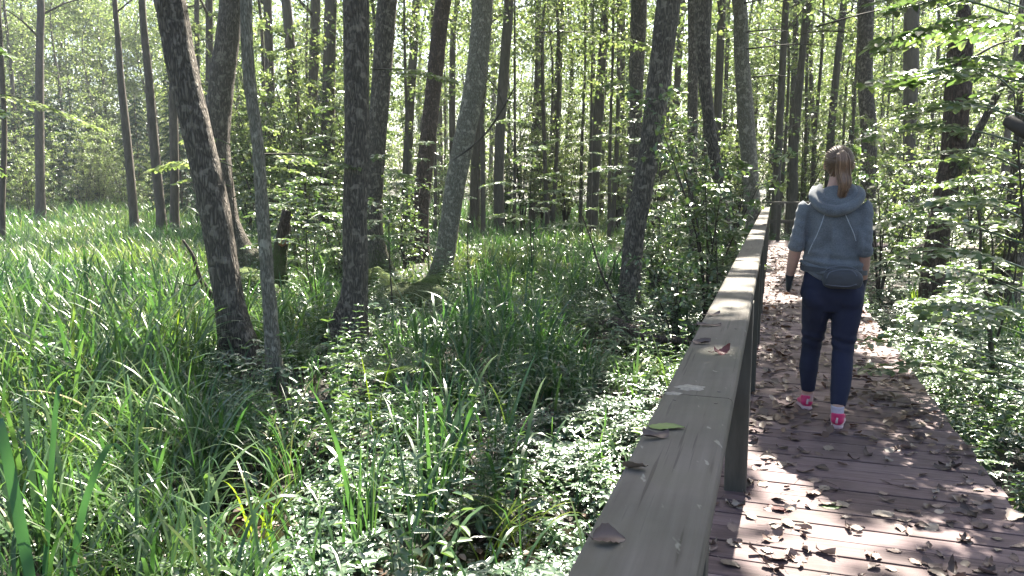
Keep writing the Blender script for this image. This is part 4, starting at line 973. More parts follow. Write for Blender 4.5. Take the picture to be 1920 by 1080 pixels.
clump('sedge_clump', 690, 1020, 12, .85, .012, .6, 'dark green upright sedge stems at the bottom centre', 'grass', 15, .03)
clump('sedge_clump', 225, 700, 16, .75, .016, .6, 'bright yellow green tuft in the left meadow', 'lime', 16, .06)
clump('sedge_clump', 350, 720, 18, 1.0, .014, 1.1, 'bright sedge tuft at the left foot of the thick leaning trunk', 'lime', 17, .08)
clump('sedge_clump', 545, 900, 22, .95, .009, 1.9, 'sedge tussock with long white arching blades in front of the pale young trunk', 'grass', 18, .06)
clump('sedge_clump', 330, 960, 20, .85, .010, 1.9, 'sedge tussock with arching blades right of the reed leaves', 'grass', 19, .07)
clump('sedge_clump', 1385, 600, 14, .6, .016, .6, 'lime grass tuft against the far side of the handrail', 'lime', 20, .06)
for (px, py, k_, lab) in ((1718, 590, 21, 'bright yellow green grass tuft right of the walker beside the white leaves'), (1752, 625, 22, 'second bright grass tuft, nearer than the first, right of the walker')):
    clump('sedge_clump', px, py, 16, .55, .016, .5, lab, 'lime', k_, .05)
clump('sedge_clump', 1860, 640, 40, .8, .014, .9, 'dense green sedge tussock around the thin dark sapling on the right', 'grass', 23, .22)

# ---- thin dark forked sapling on the right
def stick(name, pts, rads, label, cat='branch', mat='twig', seg=8, subs=()):
    base = np.array(pts[0]); root = empty(name, tuple(base), 0, label, cat) if subs else None
    a = Acc(); tube(a, np.array(pts)-base, rads, seg=seg, rings=len(pts)*6, tint=.1)
    if not subs: return tag(a.obj(name, M[mat], None, loc=tuple(base)), label, cat)
    a.obj('stem', M[mat], root)
    for (pp, rr) in subs:
        a = Acc(); tube(a, np.array(pp)-base, rr, seg=6, rings=len(pp)*5, tint=.1); a.obj('branch', M[mat], root)
    return root
Y = 7.2
stick('young_sapling', [W(1862, 740, Y), W(1857, 640, Y), W(1850, 560, Y), W(1838, 500, Y), W(1838, 430, Y), W(1826, 350, Y)], [.026, .022, .02, .015, .012, .008], 'thin dark forked sapling stem right of the boardwalk', 'sapling', subs=[([W(1850, 560, Y), W(1862, 500, Y-.1), W(1858, 430, Y-.1)], [.014, .01, .006]), ([W(1838, 430, Y), W(1870, 380, Y), W(1890, 330, Y)], [.009, .007, .004])])
stick('dead_twig', [W(1190, 620, 10), W(1135, 530, 10), W(1105, 440, 10), W(1078, 370, 10)], [.018, .014, .01, .005], 'bare diagonal twig left of the big leaning trunk', 'branch', subs=[([W(1137, 535, 10), W(1160, 475, 9.9), W(1172, 460, 9.9)], [.01, .007, .004])])
stick('dead_branch', [W(850, 300, 12.9), W(885, 275, 12.6), W(915, 245, 12.4), W(945, 200, 12.2), W(972, 150, 12)], [.010, .016, .017, .014, .007], 'bare dark curved branch crossing the smooth grey leaning trunk', 'branch', subs=[([W(945, 200, 12.2), W(930, 165, 12.2), W(905, 135, 12.2), W(893, 95, 12)], [.012, .009, .006, .003])])
stick('dead_branch', [W(400, 560, 8.9), W(375, 520, 8.8), W(362, 480, 8.8), W(343, 450, 8.8)], [.035, .028, .02, .014], 'black bare branch sticking out left of the thick leaning alder', 'branch', subs=[([W(378, 522, 8.8), W(360, 535, 8.7), W(340, 530, 8.7)], [.014, .01, .005])])
stick('cut_branch', [W(1890, 226, 4.2), W(1925, 248, 4.1), W(2010, 300, 4.0)], [.033, .036, .04], 'black sawn off branch end poking in at the right edge', 'branch', seg=14)
stick('thin_stem', [W(878, 560, 12.5), W(877, 460, 12.5), W(878, 380, 12.5)], [.01, .008, .005], 'thin bare stem standing just right of the smooth leaning trunk', 'stem')
stick('thin_stem', [W(600, 640, 10.5), W(594, 560, 10.5), W(588, 500, 10.5), W(592, 430, 10.5)], [.012, .01, .008, .004], 'thin bare stem left of the rough central trunk', 'stem')
stick('dead_branch', [W(1720, 700, 6.6), W(1790, 560, 7.5), W(1880, 450, 8)], [.006, .006, .004], 'fine bare twig leaning over the bright tufts on the right', 'branch')
# broken mossy stub with reddish bracket
sb = empty('broken_stub', W(522, 510, 12.6), 0, 'broken mossy stub with a reddish top between the pale young trunk and the central trunk', 'dead tree'); b0 = np.array(sb.location)
a = Acc(); tube(a, np.array([W(520, 530, 12.6), W(523, 480, 12.6), W(530, 430, 12.6), W(538, 395, 12.6)])-b0, [.16, .13, .10, .07], seg=18, rings=50, rough=.012, fluted=.4, tint=[.9, .8, .4, .1]); a.obj('trunk', M['bark_red'], sb)
a = Acc(); tube(a, np.array([W(536, 452, 12.45), W(528, 455, 12.3), W(522, 458, 12.25)])-b0, [.06, .07, .02], seg=12, rings=10, ell=(1, .4)); a.obj('bracket_fungus', simple('fungus', (.30, .14, .07), .7, .3, 20), sb)

# ---- mossy root mounds and a dark hollow stump
def mound(px, py, Y, rx, ry, h, label, seed, mat='moss', name='mossy_mound', cat='mound'):
    p = np.array(W(px, py, Y)); u_ = np.linspace(0, 2*np.pi, 40, endpoint=False); v_ = np.linspace(0, 1, 16); V = []
    gzv = gz(p[0], p[1])
    for v in v_:
        for u in u_:
            d = math.cos(v*math.pi/2)**.6; rr = 1+.25*(float(fbm(math.cos(u)*1.5+seed, math.sin(u)*1.5, v*2.))-.5)*2
            V.append([d*rx*rr*math.cos(u), d*ry*rr*math.sin(u), (h+.1)*math.sin(v*math.pi/2)*rr*.95-.1])
    Q = [[j*40+i, j*40+(i+1) % 40, (j+1)*40+(i+1) % 40, (j+1)*40+i] for j in range(15) for i in range(40)]
    a = Acc(); a.add(V, Q, tint=.9); o = a.obj(name, M[mat], None, loc=(p[0], p[1], gzv)); tag(o, label, cat); return o
mound(770, 555, 13.0, .85, .5, .30, 'dark mossy root mound between the two mossy footed trunks', 1, 'bark_red')
mound(700, 545, 13.4, .4, .35, .42, 'green mossy hump at the foot of the dark trunk by the central alder', 2)
mound(822, 525, 13.6, .5, .3, .34, 'yellow green mossy hump at the foot of the smooth leaning trunk', 3)
mound(465, 500, 13.7, .55, .4, .42, 'mossy root swelling behind the thick leaning alder', 4)
M['rot'] = simple('rotten_wood', (.018, .013, .01), .9, .5, 9, .8, dist=.03)
o = mound(640, 745, 6.6, .24, .2, .34, 'black rotten stump in the hollow below the central trunk', 5, 'rot', 'rotten_stump', 'stump')
o = mound(690, 665, 7.8, .3, .2, .1, 'mossy clod in front of the central trunk', 6)

# ---- layered sprays of leaves on the right: saplings with flat tiers
def tiered(name, base, H, seed, tiers, reach, ls, label, lean=(0, 0), mat='bush', n=13, dirs=None, sub=3, z0=.25):
    g2 = np.random.default_rng(seed); root = empty(name, base, 0, label, 'sapling'); base = np.array(base)
    e = np.array([lean[0], lean[1], H]); C = catmull([[0, 0, 0], e*.5+g2.normal(0, .06, 3), e], 20)
    a = Acc(); tube(a, C[::4], [.014, .011, .007, .004], seg=8, rings=30, tint=.2); a.obj('stem', M['twig'], root)
    ac = Acc()
    for i in range(tiers):
        f = z0+(1-z0)*i/max(1, tiers-1); q = C[min(19, int(f*19))]; th = i*2.4+g2.normal(0, .4) if dirs is None else dirs[i % len(dirs)]+g2.normal(0, .3)
        l_ = reach*(1.1-.5*f)*g2.uniform(.8, 1.15); d = np.array([math.cos(th), math.sin(th), .12]); e2 = q+d*l_; e2[2] -= .06*l_
        B = catmull([q, q+d*l_*.5+[0, 0, .07], e2], 12); tube(ac, B[::3], [.008, .005, .003], seg=5, rings=10, tint=.2)
        for j in range(3, 12):
            for s_ in (-1, 1):
                if g2.random() < .1: continue
                sd = np.cross(unit(d), [0, 0, 1.])*s_; tl = l_*.38*(1.1-j/14)*g2.uniform(.7, 1.2); pe = B[j]+unit(unit(d)*.7+sd)*tl; pe[2] -= .08*tl
                twig_leaves(ac, None, B[j], pe, n=max(4, int(n*tl/.35)), ls=ls, r0=.003)
    ac.obj('foliage', M[mat], root); return root
def gp(px, Y): X = (px-960)/FPX*Y; return (X, Y, gz(X, Y)-.05)
tiered('young_sapling', gp(2010, 4.6), 3.0, 1, 13, 1.1, .072, 'sapling reaching in from the right edge with flat tiers of bright leaves', dirs=[PI*.95, PI*.8, PI*1.1, PI*.6], lean=(-.3, .3), n=11)
tiered('young_sapling', gp(1960, 6.2), 3.3, 2, 14, 1.0, .07, 'sapling with tiers of shining leaves below the sawn off branch', dirs=[PI*1.0, PI*.8, PI*1.2, .4, PI*1.4], n=10)
tiered('young_sapling', gp(1870, 8.0), 2.2, 3, 12, .85, .07, 'low sapling with horizontal bright sprays in front of the dark snag', n=10)
tiered('young_sapling', gp(1790, 9.8), 1.9, 4, 10, .75, .07, 'low sapling with pale sprays just right of the walker', n=9)
tiered('young_sapling', gp(1990, 5.2), 4.6, 5, 7, 1.25, .085, 'taller sapling whose bright upper sprays fill the top right corner', dirs=[PI*.95, PI*.8, PI*1.15], z0=.55, lean=(-.1, .5), n=10)
tiered('young_sapling', gp(1352, 9.4), 2.3, 6, 9, .7, .08, 'sapling with white glinting leaves beside the smooth grey trunk by the rail', lean=(-.1, .1), n=9)
tiered('young_sapling', gp(440, 10.4), 2.6, 7, 7, 1.1, .075, 'thin sapling with yellow leaves between the pale young trunk and the thick alder', dirs=[0., 3.0, .4, 2.7], n=7, mat='farleaf', z0=.7)
tiered('young_sapling', gp(590, 10.8), 2.2, 8, 8, .8, .07, 'thin sapling with scattered pale leaves left of the central trunk', n=7, z0=.5)
tiered('young_sapling', gp(735, 11.4), 2.3, 9, 8, .8, .075, 'thin sapling with white leaves between the central and reddish trunks', n=7, z0=.5)
SAP = [tiered('young_sapling', gp(1000, 19), 2.6, 21, 8, .9, .085, 'x', n=7, z0=.35), tiered('young_sapling', gp(690, 18), 3.4, 22, 9, 1.1, .09, 'x', n=7, z0=.4), tiered('young_sapling', gp(540, 17), 1.8, 23, 7, .8, .085, 'x', n=7, z0=.3)]
for s_, lb in zip(SAP, ('thin sapling with flat sprays above the sunlit grass in the middle distance', 'tall thin sapling with flat sprays behind the rough central trunk', 'low thin sapling with flat sprays left of the central trunk in the distance')): s_['label'] = lb
g = np.random.default_rng(321); cnt = 0
while cnt < 28:
    Y = g.uniform(11.5, 26); u = g.uniform(-.36, .30) if cnt < 18 else g.uniform(.44, .72); X = u*Y; s, w = [float(a) for a in to_path(X, Y)]
    if -1.0 < w < 2.2 or (-.07 < u < .13 and Y < 24): continue
    if any((X-t[3][0])**2+(Y-t[3][1])**2 < .25 for t in TREES): continue
    copy_tree(SAP[int(g.integers(0, 3))], (X, Y, gz(X, Y)-.05), g.uniform(0, 6.28), g.uniform(.75, 1.3), 'thin young sapling with flat pale sprays '+zone(X, Y), 'thin saplings '+zone(X, Y), 'sapling'); cnt += 1
tiered('young_sapling', gp(1000, 15), 3.0, 10, 10, 1.3, .09, 'thin leafy sapling above the sunlit grass', n=8, z0=.4)
# leafy low branches hanging into the picture at the left edge and the top
def bough(px, py, Y, th, L, label, seed, ls=.07, mat='farleaf', drop=.12, k=8):
    g2 = np.random.default_rng(seed); base = np.array(W(px, py, Y)); root = empty('hanging_bough', tuple(base), 0, label, 'branch'); ac = Acc(); wd = Acc()
    d = np.array([math.cos(th), math.sin(th)*.6, 0]); e = d*L+np.array([0, 0, -drop*L]); B = catmull([[0, 0, 0], e*.5+[0, 0, .06*L], e], 14); tube(wd, B[::3], [.014, .009, .004], seg=6, rings=12, tint=.2)
    for j in range(2, 14):
        for s_ in (-1, 1):
            sd = np.cross(unit(d), [0, 0, 1.])*s_; tl = L*.33*(1.1-j/16)*g2.uniform(.6, 1.2); pe = B[j]+unit(unit(d)*.7+sd)*tl; pe[2] -= .3*tl
            twig_leaves(ac, None, B[j], pe, n=k, ls=ls, r0=.003)
    wd.obj('branch', M['twig'], root); ac.obj('leaves', M[mat], root); return root

# boughs that hang into the picture
bough(-170, 130, 7.5, .1, 0.8, 'bough of pale leaves hanging in at the upper left edge', 1, .075, 'bush', .5)
bough(-150, 30, 9, .0, 0.9, 'highest bough of pale leaves at the upper left corner', 2, .075, 'bush', .45)
bough(-150, 235, 9.0, -.2, .9, 'lower bough of pale leaves at the left edge above the reed meadow', 3, .07, 'bush', .6)
bough(-70, 165, 10, .2, 1.5, 'drooping grey green bough between the upper and lower boughs on the left', 4, .07, drop=.3)
bough(415, 300, 8.6, 2.9, .8, 'small twig with yellow green leaves crossing in front of the thick leaning alder', 5, .075, k=5)
bough(480, 290, 8.9, .1, 1.1, 'leafy twig with pale lit leaves right of the pale young trunk', 6, .075, k=5)
bough(700, 130, 11, .2, 1.1, 'leafy twig with white leaves beside the top of the reddish trunk', 7, .08, k=5)
bough(1010, 60, 16, .2, 2.6, 'pale leafy bough high between the slim pale trunk and the grey leaning one', 8, .1)
bough(1990, 30, 5.5, 3.0, 1.15, 'bright bough of lobed leaves in the top right corner', 9, .09, 'bush')
bough(1990, 120, 5.8, 3.1, 1.1, 'second bright bough below the one in the top right corner', 10, .085, 'bush')
bough(1990, 50, 7.5, 3.2, 1.6, 'yellow green bough behind the bright ones at the top right', 11, .09, 'farleaf')
for k_, (x0, y0, x1, y1, Y, lab) in enumerate(((1400, 92, 1570, 88, 13.5, 'lowest straight dead twig reaching right from the smooth grey trunk'), (1400, 60, 1500, 64, 13.5, 'short dead twig above the lowest one on the smooth grey trunk'), (1395, 6, 1480, 5, 13.5, 'top dead twig of the smooth grey trunk'), (1560, 45, 1660, -10, 14, 'dark dead twig rising to the top above the walker'), (1410, 145, 1500, 150, 13.6, 'bare twig right of the smooth grey trunk at half height'), (1530, 50, 1760, 5, 12, 'long bare twig slanting up at the top right of the walker'), (1590, 60, 1480, 70, 14, 'bare twig level above the walker\'s head'), (1820, 110, 1930, 75, 8, 'dark twig crossing in front of the top of the snag'))):
    A = W(x0, y0, Y); B = W(x1, y1, Y+.3); mid = (np.array(A)+np.array(B))/2+np.array([0, 0, .06])
    stick('dead_twig', [A, mid, B], [.014, .01, .004], lab, 'twig')
# a fallen log over the wet hollow
lg = [np.array(W(1150, 600, 9.3)), np.array(W(1215, 632, 8.9)), np.array(W(1290, 640, 8.6))]
for q in lg: q[2] = max(q[2], GZ+.0)
a = Acc(); tube(a, np.array(lg)-lg[0], [.06, .055, .04], seg=14, rings=50, rough=.008, tint=.4); tag(a.obj('fallen_log', M['bark_red'], None, loc=tuple(lg[0])), 'dark fallen log lying across the black water by the handrail', 'log')

# ================================================================== FALLEN LEAVES ON THE DECK
g = np.random.default_rng(77)
def dead_leaf(name, L, Wd, curl, seed, mat, stalk=True):
    """curled oval leaf with a toothed edge, a midrib fold and a stalk"""
    g2 = np.random.default_rng(seed); nu, nv = 11, 7; V = []
    for i in range(nu):
        t = i/(nu-1); w = Wd*abs(math.sin(math.pi*min(.985, .04+.96*t)**.85))**.6*.5*(1+.12*(1 if i % 2 else -1)+.15*math.sin(seed*3+t*6))
        for j in range(nv):
            s_ = -1+2*j/(nv-1); z = curl*(abs(s_)**1.6)*Wd*.26*(.6+.6*math.sin(t*5+seed)+.3*s_)+curl*L*.10*(2*t-1)**2*(1 if seed % 2 else -.5)*(1+s_*.6)+g2.normal(0, .012)*L*.3
            V.append([t*L-L/2, s_*w*(1-.28*curl*abs(s_)), z])
    V = np.array(V); V[:, 2] -= V[:, 2].min()
    Q = [[i*nv+j, i*nv+j+1, (i+1)*nv+j+1, (i+1)*nv+j] for i in range(nu-1) for j in range(nv-1)]
    a = Acc(); a.add(V, Q, tint=np.repeat(.5+.2*g2.normal(0, 1, nu), nv))
    if stalk: tube(a, [[-L/2, 0, V[nv//2, 2]], [-L*.62, .004, .004], [-L*.78, .01, .006]], [.0012, .001, .0009], seg=4, rings=5, tint=.1)
    me = a.mesh(name); me.materials.append(mat); return me
def leafmat(name, c1, c2, rough=.5):
    m, n, l, p = nodes(name); t = noise_node(n, l, 45, 4); oi = n.new('ShaderNodeObjectInfo')
    ad = n.new('ShaderNodeMath'); ad.operation = 'MULTIPLY_ADD'; ad.inputs[1].default_value = .5; l.new(t.outputs[0], ad.inputs[0]); h = n.new('ShaderNodeMath'); h.operation = 'MULTIPLY'; h.inputs[1].default_value = .6; l.new(oi.outputs['Random'], h.inputs[0]); l.new(h.outputs[0], ad.inputs[2])
    r = ramp(n, [(.15, c1), (.85, c2)]); l.new(ad.outputs[0], r.inputs[0]); l.new(r.outputs[0], p.inputs['Base Color']); p.inputs['Roughness'].default_value = rough; return m
M['lf1'] = leafmat('brown_leaf', (.055, .03, .024), (.26, .18, .15)); M['lf2'] = leafmat('tan_leaf', (.10, .07, .05), (.34, .27, .22)); M['lf3'] = leafmat('red_leaf', (.10, .018, .018), (.17, .045, .04)); M['lf4'] = leafmat('green_leaf', (.07, .13, .03), (.14, .19, .05)); M['lf5'] = leafmat('dark_leaf', (.03, .018, .015), (.12, .08, .065))
LM = [dead_leaf('fallen_leaf', .085, .055, .8, 1, M['lf1']), dead_leaf('fallen_leaf', .075, .05, .5, 2, M['lf1']), dead_leaf('fallen_leaf', .095, .05, 1.1, 3, M['lf5']), dead_leaf('fallen_leaf', .08, .06, .35, 4, M['lf2']), dead_leaf('fallen_leaf', .07, .05, 1.0, 5, M['lf1']), dead_leaf('fallen_leaf', .09, .06, .7, 6, M['lf5']), dead_leaf('fallen_leaf', .075, .055, .9, 7, M['lf2'])]
SHOW = [(.35, 1.0), (.35, 1.0)]
n = 0; litter = []
def leaf_density(s, w):
    """leaves gather along both edges of the deck and in a drift by the right edge"""
    v = .30+.75*np.exp(-((w-.22)/.2)**2)+.8*np.exp(-((w-.98)/.22)**2)
    v = v+.8*((s > 5.2) & (s < 9.5))*np.exp(-((w-.85)/.3)**2)
    return np.clip(v*(.35+1.1*fbm(s*1.6, w*2.2, 7., 2))*np.where(s < 4.2, .75, 1.2), 0, 1)
cand = []
while len(cand) < 2300:
    s = 2.0+17*g.random()**1.15; w = g.uniform(-.1, 1.2)
    if g.random() < float(leaf_density(np.array(s), np.array(w))): cand.append((s, w))
cand.sort()
FEET = []
def deck_zone(s, w):
    a = 'in the foreground' if s < 4.1 else 'by the walker\'s feet' if s < 6.0 else 'ahead of the walker'
    b = 'against the left edge' if w < .38 else 'near the right edge' if w > .85 else 'along the middle'
    return b+' of deck '+a
adj = {0: 'curled brown', 1: 'brown', 2: 'dark curled', 3: 'flat pale tan', 4: 'small cupped brown', 5: 'dark brown', 6: 'curled tan'}
for i, (s, w) in enumerate(cand[:300]):
    k = int(g.choice(7, p=[.2, .2, .13, .12, .14, .1, .11])); P = path_pt(s, w, .0035)
    o = link('fallen_leaf', LM[k], None, P); o.rotation_euler = (g.normal(0, .18), g.normal(0, .18), g.uniform(0, 6.28)); sc_ = g.uniform(.5, 1.02); o.scale = (sc_, sc_, sc_*g.uniform(.7, 1.4))
    z_ = deck_zone(s, w); tag(o, adj[k]+' leaf '+z_, 'leaf', adj[k]+' leaves '+z_)
# the rest of the fallen leaves, smaller in the picture, as one drift
a = Acc(); S = np.array(cand[300:]); xy = np.array([path_pt(s, w, .006) for s, w in S]); m_ = len(xy)
th = g.uniform(0, 6.28, m_)
leaves(a, xy, np.stack([np.cos(th), np.sin(th), g.normal(.12, .15, m_)], 1), np.array([0, 0, 1.])+g.normal(0, .35, (m_, 3)), g.uniform(.045, .08, m_), g.uniform(.03, .055, m_), fold=.6, droop=-.15, tint=np.clip(g.normal(.45, .25, m_), 0, 1))
for i in range(90):
    s, w = g.uniform(2, 9), g.uniform(-.05, 1.15); th_ = g.uniform(0, 6.28); l_ = g.uniform(.015, .06); c_ = np.array(path_pt(s, w, .006)); e_ = np.array([math.cos(th_), math.sin(th_), 0])*l_
    tube(a, [c_-e_, c_+g.normal(0, .002, 3)*[1, 1, 0], c_+e_], [.0012, .0014, .0008], seg=4, rings=4, tint=.1)
lo = a.obj('leaf_litter', M['litter']); tag(lo, 'brown fallen leaves strewn over the boardwalk ahead of the walker', 'leaf litter', kind='stuff')
# one by one on the handrail and a few that stand out on the deck
def one(px, py, z, L, Wd, curl, seed, mat, rz, label, tilt=(0, 0), name='fallen_leaf'):
    me = dead_leaf(name, L, Wd, curl, seed, M[mat]); P = G(px, py, z); o = link(name, me, None, (P[0], P[1], z+.002)); o.rotation_euler = (tilt[0], tilt[1], rz); tag(o, label, 'leaf'); return o
one(1142, 1015, RAILZ, .046, .036, .9, 6, 'lf5', .2, 'curled brown leaf nearest the camera on the left edge of the handrail', (.3, .1))
one(1188, 880, RAILZ, .04, .035, .9, 5, 'lf2', 2.6, 'pinkish tan leaf on the left edge of the handrail behind the nearest brown one', (.2, .2))
one(1250, 803, RAILZ, .07, .034, .25, 4, 'lf4', -.15, 'green leaf with a pale stalk lying on the handrail')
one(1230, 822, RAILZ, .055, .03, 1.0, 7, 'lf5', .3, 'grey brown curled leaf tucked beside the green one on the handrail')
one(1353, 664, RAILZ, .05, .042, 1.1, 9, 'lf3', .3, 'dark red leaf in a spot of sunlight on the handrail', (.2, 0))
one(1316, 645, RAILZ, .055, .04, .9, 11, 'lf5', .0, 'small dark leaf on the handrail left of the red one')
one(1330, 612, RAILZ, .085, .03, .6, 13, 'lf5', .1, 'thin dark leaf further along the handrail behind the red one')
one(1338, 592, RAILZ, .06, .03, .7, 15, 'lf1', .4, 'brown leaf just beyond the thin dark one on the handrail')
one(1432, 424, RAILZ, .09, .06, .8, 17, 'lf5', .4, 'dark leaf at the far end of the handrail by the smooth grey trunk')
one(1450, 1012, 0, .11, .07, .9, 3, 'lf1', .5, 'large rusty brown leaf near the post shadow at the bottom of the deck')
one(1455, 955, 0, .09, .06, .6, 8, 'lf3', 2.2, 'reddish leaf at the edge of the left sunlit patch on the deck')
one(1562, 950, 0, .1, .06, .25, 10, 'lf4', .3, 'greenish leaf lying in the shade in the middle of the deck')
one(1905, 970, 0, .13, .08, .7, 12, 'lf2', .6, 'large pale leaf at the right rim of the deck near the frame edge')
one(1656, 965, 0, .1, .07, .3, 14, 'lf2', .1, 'flat tan leaf in shade right of the middle of the deck')
one(1520, 930, 0, .08, .05, 1.0, 16, 'lf1', 1.4, 'upright curled brown leaf beside the left sunlit patch', (0, .5))
# pale worn spots of lichen on the rail where the boards meet
for k_, (px, py, rx, ry, lab) in enumerate(((1294, 727, .034, .028, 'oval pale lichen patch on the handrail beyond the board joint'), (1262, 738, .02, .014, 'smaller pale lichen patch at the left end of the board joint'))):
    P = G(px, py, RAILZ); a = Acc(); t = np.linspace(0, 2*np.pi, 36, endpoint=False); rr = 1+.12*np.sin(t*5+k_)+.07*np.sin(t*9)
    ring = np.stack([np.cos(t)*rx*rr, np.sin(t)*ry*rr, 0*t], 1); top = ring*.8+[0, 0, .0012]; V = np.vstack([ring, top, [0, 0, .0014]])
    a.add(V, [[i, (i+1) % 36, 36+(i+1) % 36, 36+i] for i in range(36)], [[36+i, 36+(i+1) % 36, 72] for i in range(36)])
    if 'lich' not in M: M['lich'] = simple('lichen_patch', (.235, .215, .18), .9, .3, 90, .3, dist=.002)
    tag(a.obj('lichen_patch', M['lich'], None, loc=(P[0], P[1], RAILZ+.0003)), lab, 'lichen')

# ================================================================== THE WALKER
from mathutils.bvhtree import BVHTree
PSI = ALPHA+R(1.5)                       # she walks along the boardwalk, seen from behind
HEELR = np.array(G(1569, 806, .0)); HEELL = np.array(G(1513, 770, .0))
FW = np.array([math.sin(PSI), math.cos(PSI), 0]); RT = np.array([math.cos(PSI), -math.sin(PSI), 0])
org = (HEELR+HEELL)/2+FW*.06; org[2] = 0
def LP(px, py, yl=0.0):
    """pixel -> the walker's own coordinates (x right, y forward, z up) on the plane yl metres ahead of her middle"""
    d = np.array(ray(px, py)); c0 = np.array([0, 0, CAMZ]); t = ((org+FW*yl-c0)@FW)/(d@FW); p = c0+d*t-org
    return np.array([p@RT, p@FW, p[2]])
walker = empty('person', tuple(org), -PSI, 'woman seen from behind walking away along the boardwalk, grey blue hoodie, navy leggings, red shoes, ponytail', 'person')
walker['label'] = 'woman with ponytail walking away in grey blue hoodie, navy leggings and red shoes'
def loft(acc, S, seg=28, vert=True, rings=None):
    """S: (point, rx, ry) sections; cross sections perpendicular to the run, x radius along her width"""
    P = np.array([s[0] for s in S]); r = np.array([[s[1], s[2]] for s in S]); m_ = rings or (len(S)-1)*5+1
    C = catmull(P, m_); rr = np.stack([catmull(np.c_[r, r[:, 0]*0], m_)[:, k] for k in (0, 1)], 1); rr = np.maximum(rr, .002)
    T = unit(np.gradient(C, axis=0)); A = np.array([1., 0, 0])-T*T[:, :1]; A = unit(A); B = np.cross(T, A)
    th = np.linspace(0, 2*np.pi, seg, endpoint=False)
    V = C[:, None]+A[:, None]*np.cos(th)[None, :, None]*rr[:, :1, None]+B[:, None]*np.sin(th)[None, :, None]*rr[:, 1:, None]
    i = np.arange(m_-1)[:, None]*seg; j = np.arange(seg)[None]; j2 = (j+1) % seg
    Q = np.stack([i+j, i+j2, i+seg+j2, i+seg+j], -1).reshape(-1, 4); V = np.vstack([V.reshape(-1, 3), C[0], C[-1]]); jj = np.arange(seg)
    Tr = np.concatenate([np.stack([np.full(seg, m_*seg), (jj+1) % seg, jj], 1), np.stack([np.full(seg, m_*seg+1), (m_-1)*seg+jj, (m_-1)*seg+(jj+1) % seg], 1)])
    acc.add(V, Q, Tr)
def ball(acc, c, r, seg=20):
    r = np.broadcast_to(r, (3,)); u = np.linspace(0, 2*np.pi, seg, endpoint=False); v = np.linspace(0, np.pi, seg//2+1); U, Vv = np.meshgrid(u, v)
    V = np.stack([np.cos(U)*np.sin(Vv)*r[0]+c[0], np.sin(U)*np.sin(Vv)*r[1]+c[1], np.cos(Vv)*r[2]+c[2]], -1).reshape(-1, 3)
    i = np.arange(seg//2)[:, None]*seg; j = np.arange(seg)[None]; j2 = (j+1) % seg
    acc.add(V, np.stack([i+j, i+seg+j, i+seg+j2, i+j2], -1).reshape(-1, 4))
def fuse(acc, name, mat, parent, voxel=.008, sm=6, disp=None, smooth_f=.6):
    """union of the lofted pieces into one continuous skin"""
    me = acc.mesh(name); o = link(name, me)
    md = o.modifiers.new('r', 'REMESH'); md.mode = 'VOXEL'; md.voxel_size = voxel; md.use_smooth_shade = True
    if sm: ms = o.modifiers.new('s', 'SMOOTH'); ms.iterations = sm; ms.factor = smooth_f
    dg = bpy.context.evaluated_depsgraph_get(); ev = o.evaluated_get(dg); m2 = bpy.data.meshes.new_from_object(ev)
    o.modifiers.clear(); o.data = m2; bpy.data.meshes.remove(me); m2.name = name; m2.materials.clear(); m2.materials.append(mat)
    if disp is not None:
        n_ = len(m2.vertices); co = np.empty(n_*3, np.float32); no = np.empty(n_*3, np.float32); m2.vertices.foreach_get('co', co); m2.vertex_normals.foreach_get('vector', no)
        co = co.reshape(-1, 3).astype(float); no = no.reshape(-1, 3); co += no*disp(co)[:, None]; m2.vertices.foreach_set('co', co.astype(np.float32).ravel()); m2.update()
    for p_ in m2.polygons: p_.use_smooth = True
    o.parent = parent
    return o
def cloth(name, col, rough=.9, scale=260, var=.18, sheen=.2, big=0):
    m, n, l, p = nodes(name); t = noise_node(n, l, scale, 3); t2 = noise_node(n, l, 9, 4); c = np.array(col)
    ad = n.new('ShaderNodeMath'); ad.operation = 'MULTIPLY_ADD'; ad.inputs[1].default_value = .55; l.new(t.outputs[0], ad.inputs[0]); h = n.new('ShaderNodeMath'); h.operation = 'MULTIPLY'; h.inputs[1].default_value = .45; l.new(t2.outputs[0], h.inputs[0]); l.new(h.outputs[0], ad.inputs[2])
    r = ramp(n, [(.35, tuple(c*(1-var))), (.65, tuple(c*(1+var)))]); l.new(ad.outputs[0], r.inputs[0]); l.new(r.outputs[0], p.inputs['Base Color']); p.inputs['Roughness'].default_value = rough; p.inputs['Sheen Weight'].default_value = sheen
    bump(n, l, p, ad.outputs[0], .35, .003); return m
M['hood'] = cloth('hoodie_knit', (.112, .122, .138), .95, 150, .38); M['legging'] = cloth('legging_fabric', (.009, .0115, .037), .85, 400, .1, 0)
M['skin'] = simple('skin', (.42, .245, .19), .5, .08, 30, .05, dist=.002); M['skin'].node_tree.nodes['Principled BSDF'].inputs['Subsurface Weight'].default_value = .05
M['glove'] = cloth('glove_fabric', (.018, .018, .022), .7, 300); M['bagm'] = cloth('bag_fabric', (.035, .037, .046), .6, 300, .2, .1); M['zip'] = simple('zip_tape', (.11, .12, .15), .45, .1, 60, 0)
M['shoe'] = cloth('shoe_mesh', (.52, .018, .115), .55, 300, .25, .1); M['sole'] = simple('shoe_sole', (.5, .36, .38), .6, .12, 30, .1); M['tread'] = simple('shoe_tread', (.10, .015, .05), .7, .2, 60, .2)
M['sock2'] = cloth('sock_pink', (.42, .25, .24), .9, 300); M['sock'] = cloth('sock_knit', (.42, .37, .45), .9, 300); M['piping'] = simple('seam_thread', (.34, .36, .40), .8, .1, 90, 0)
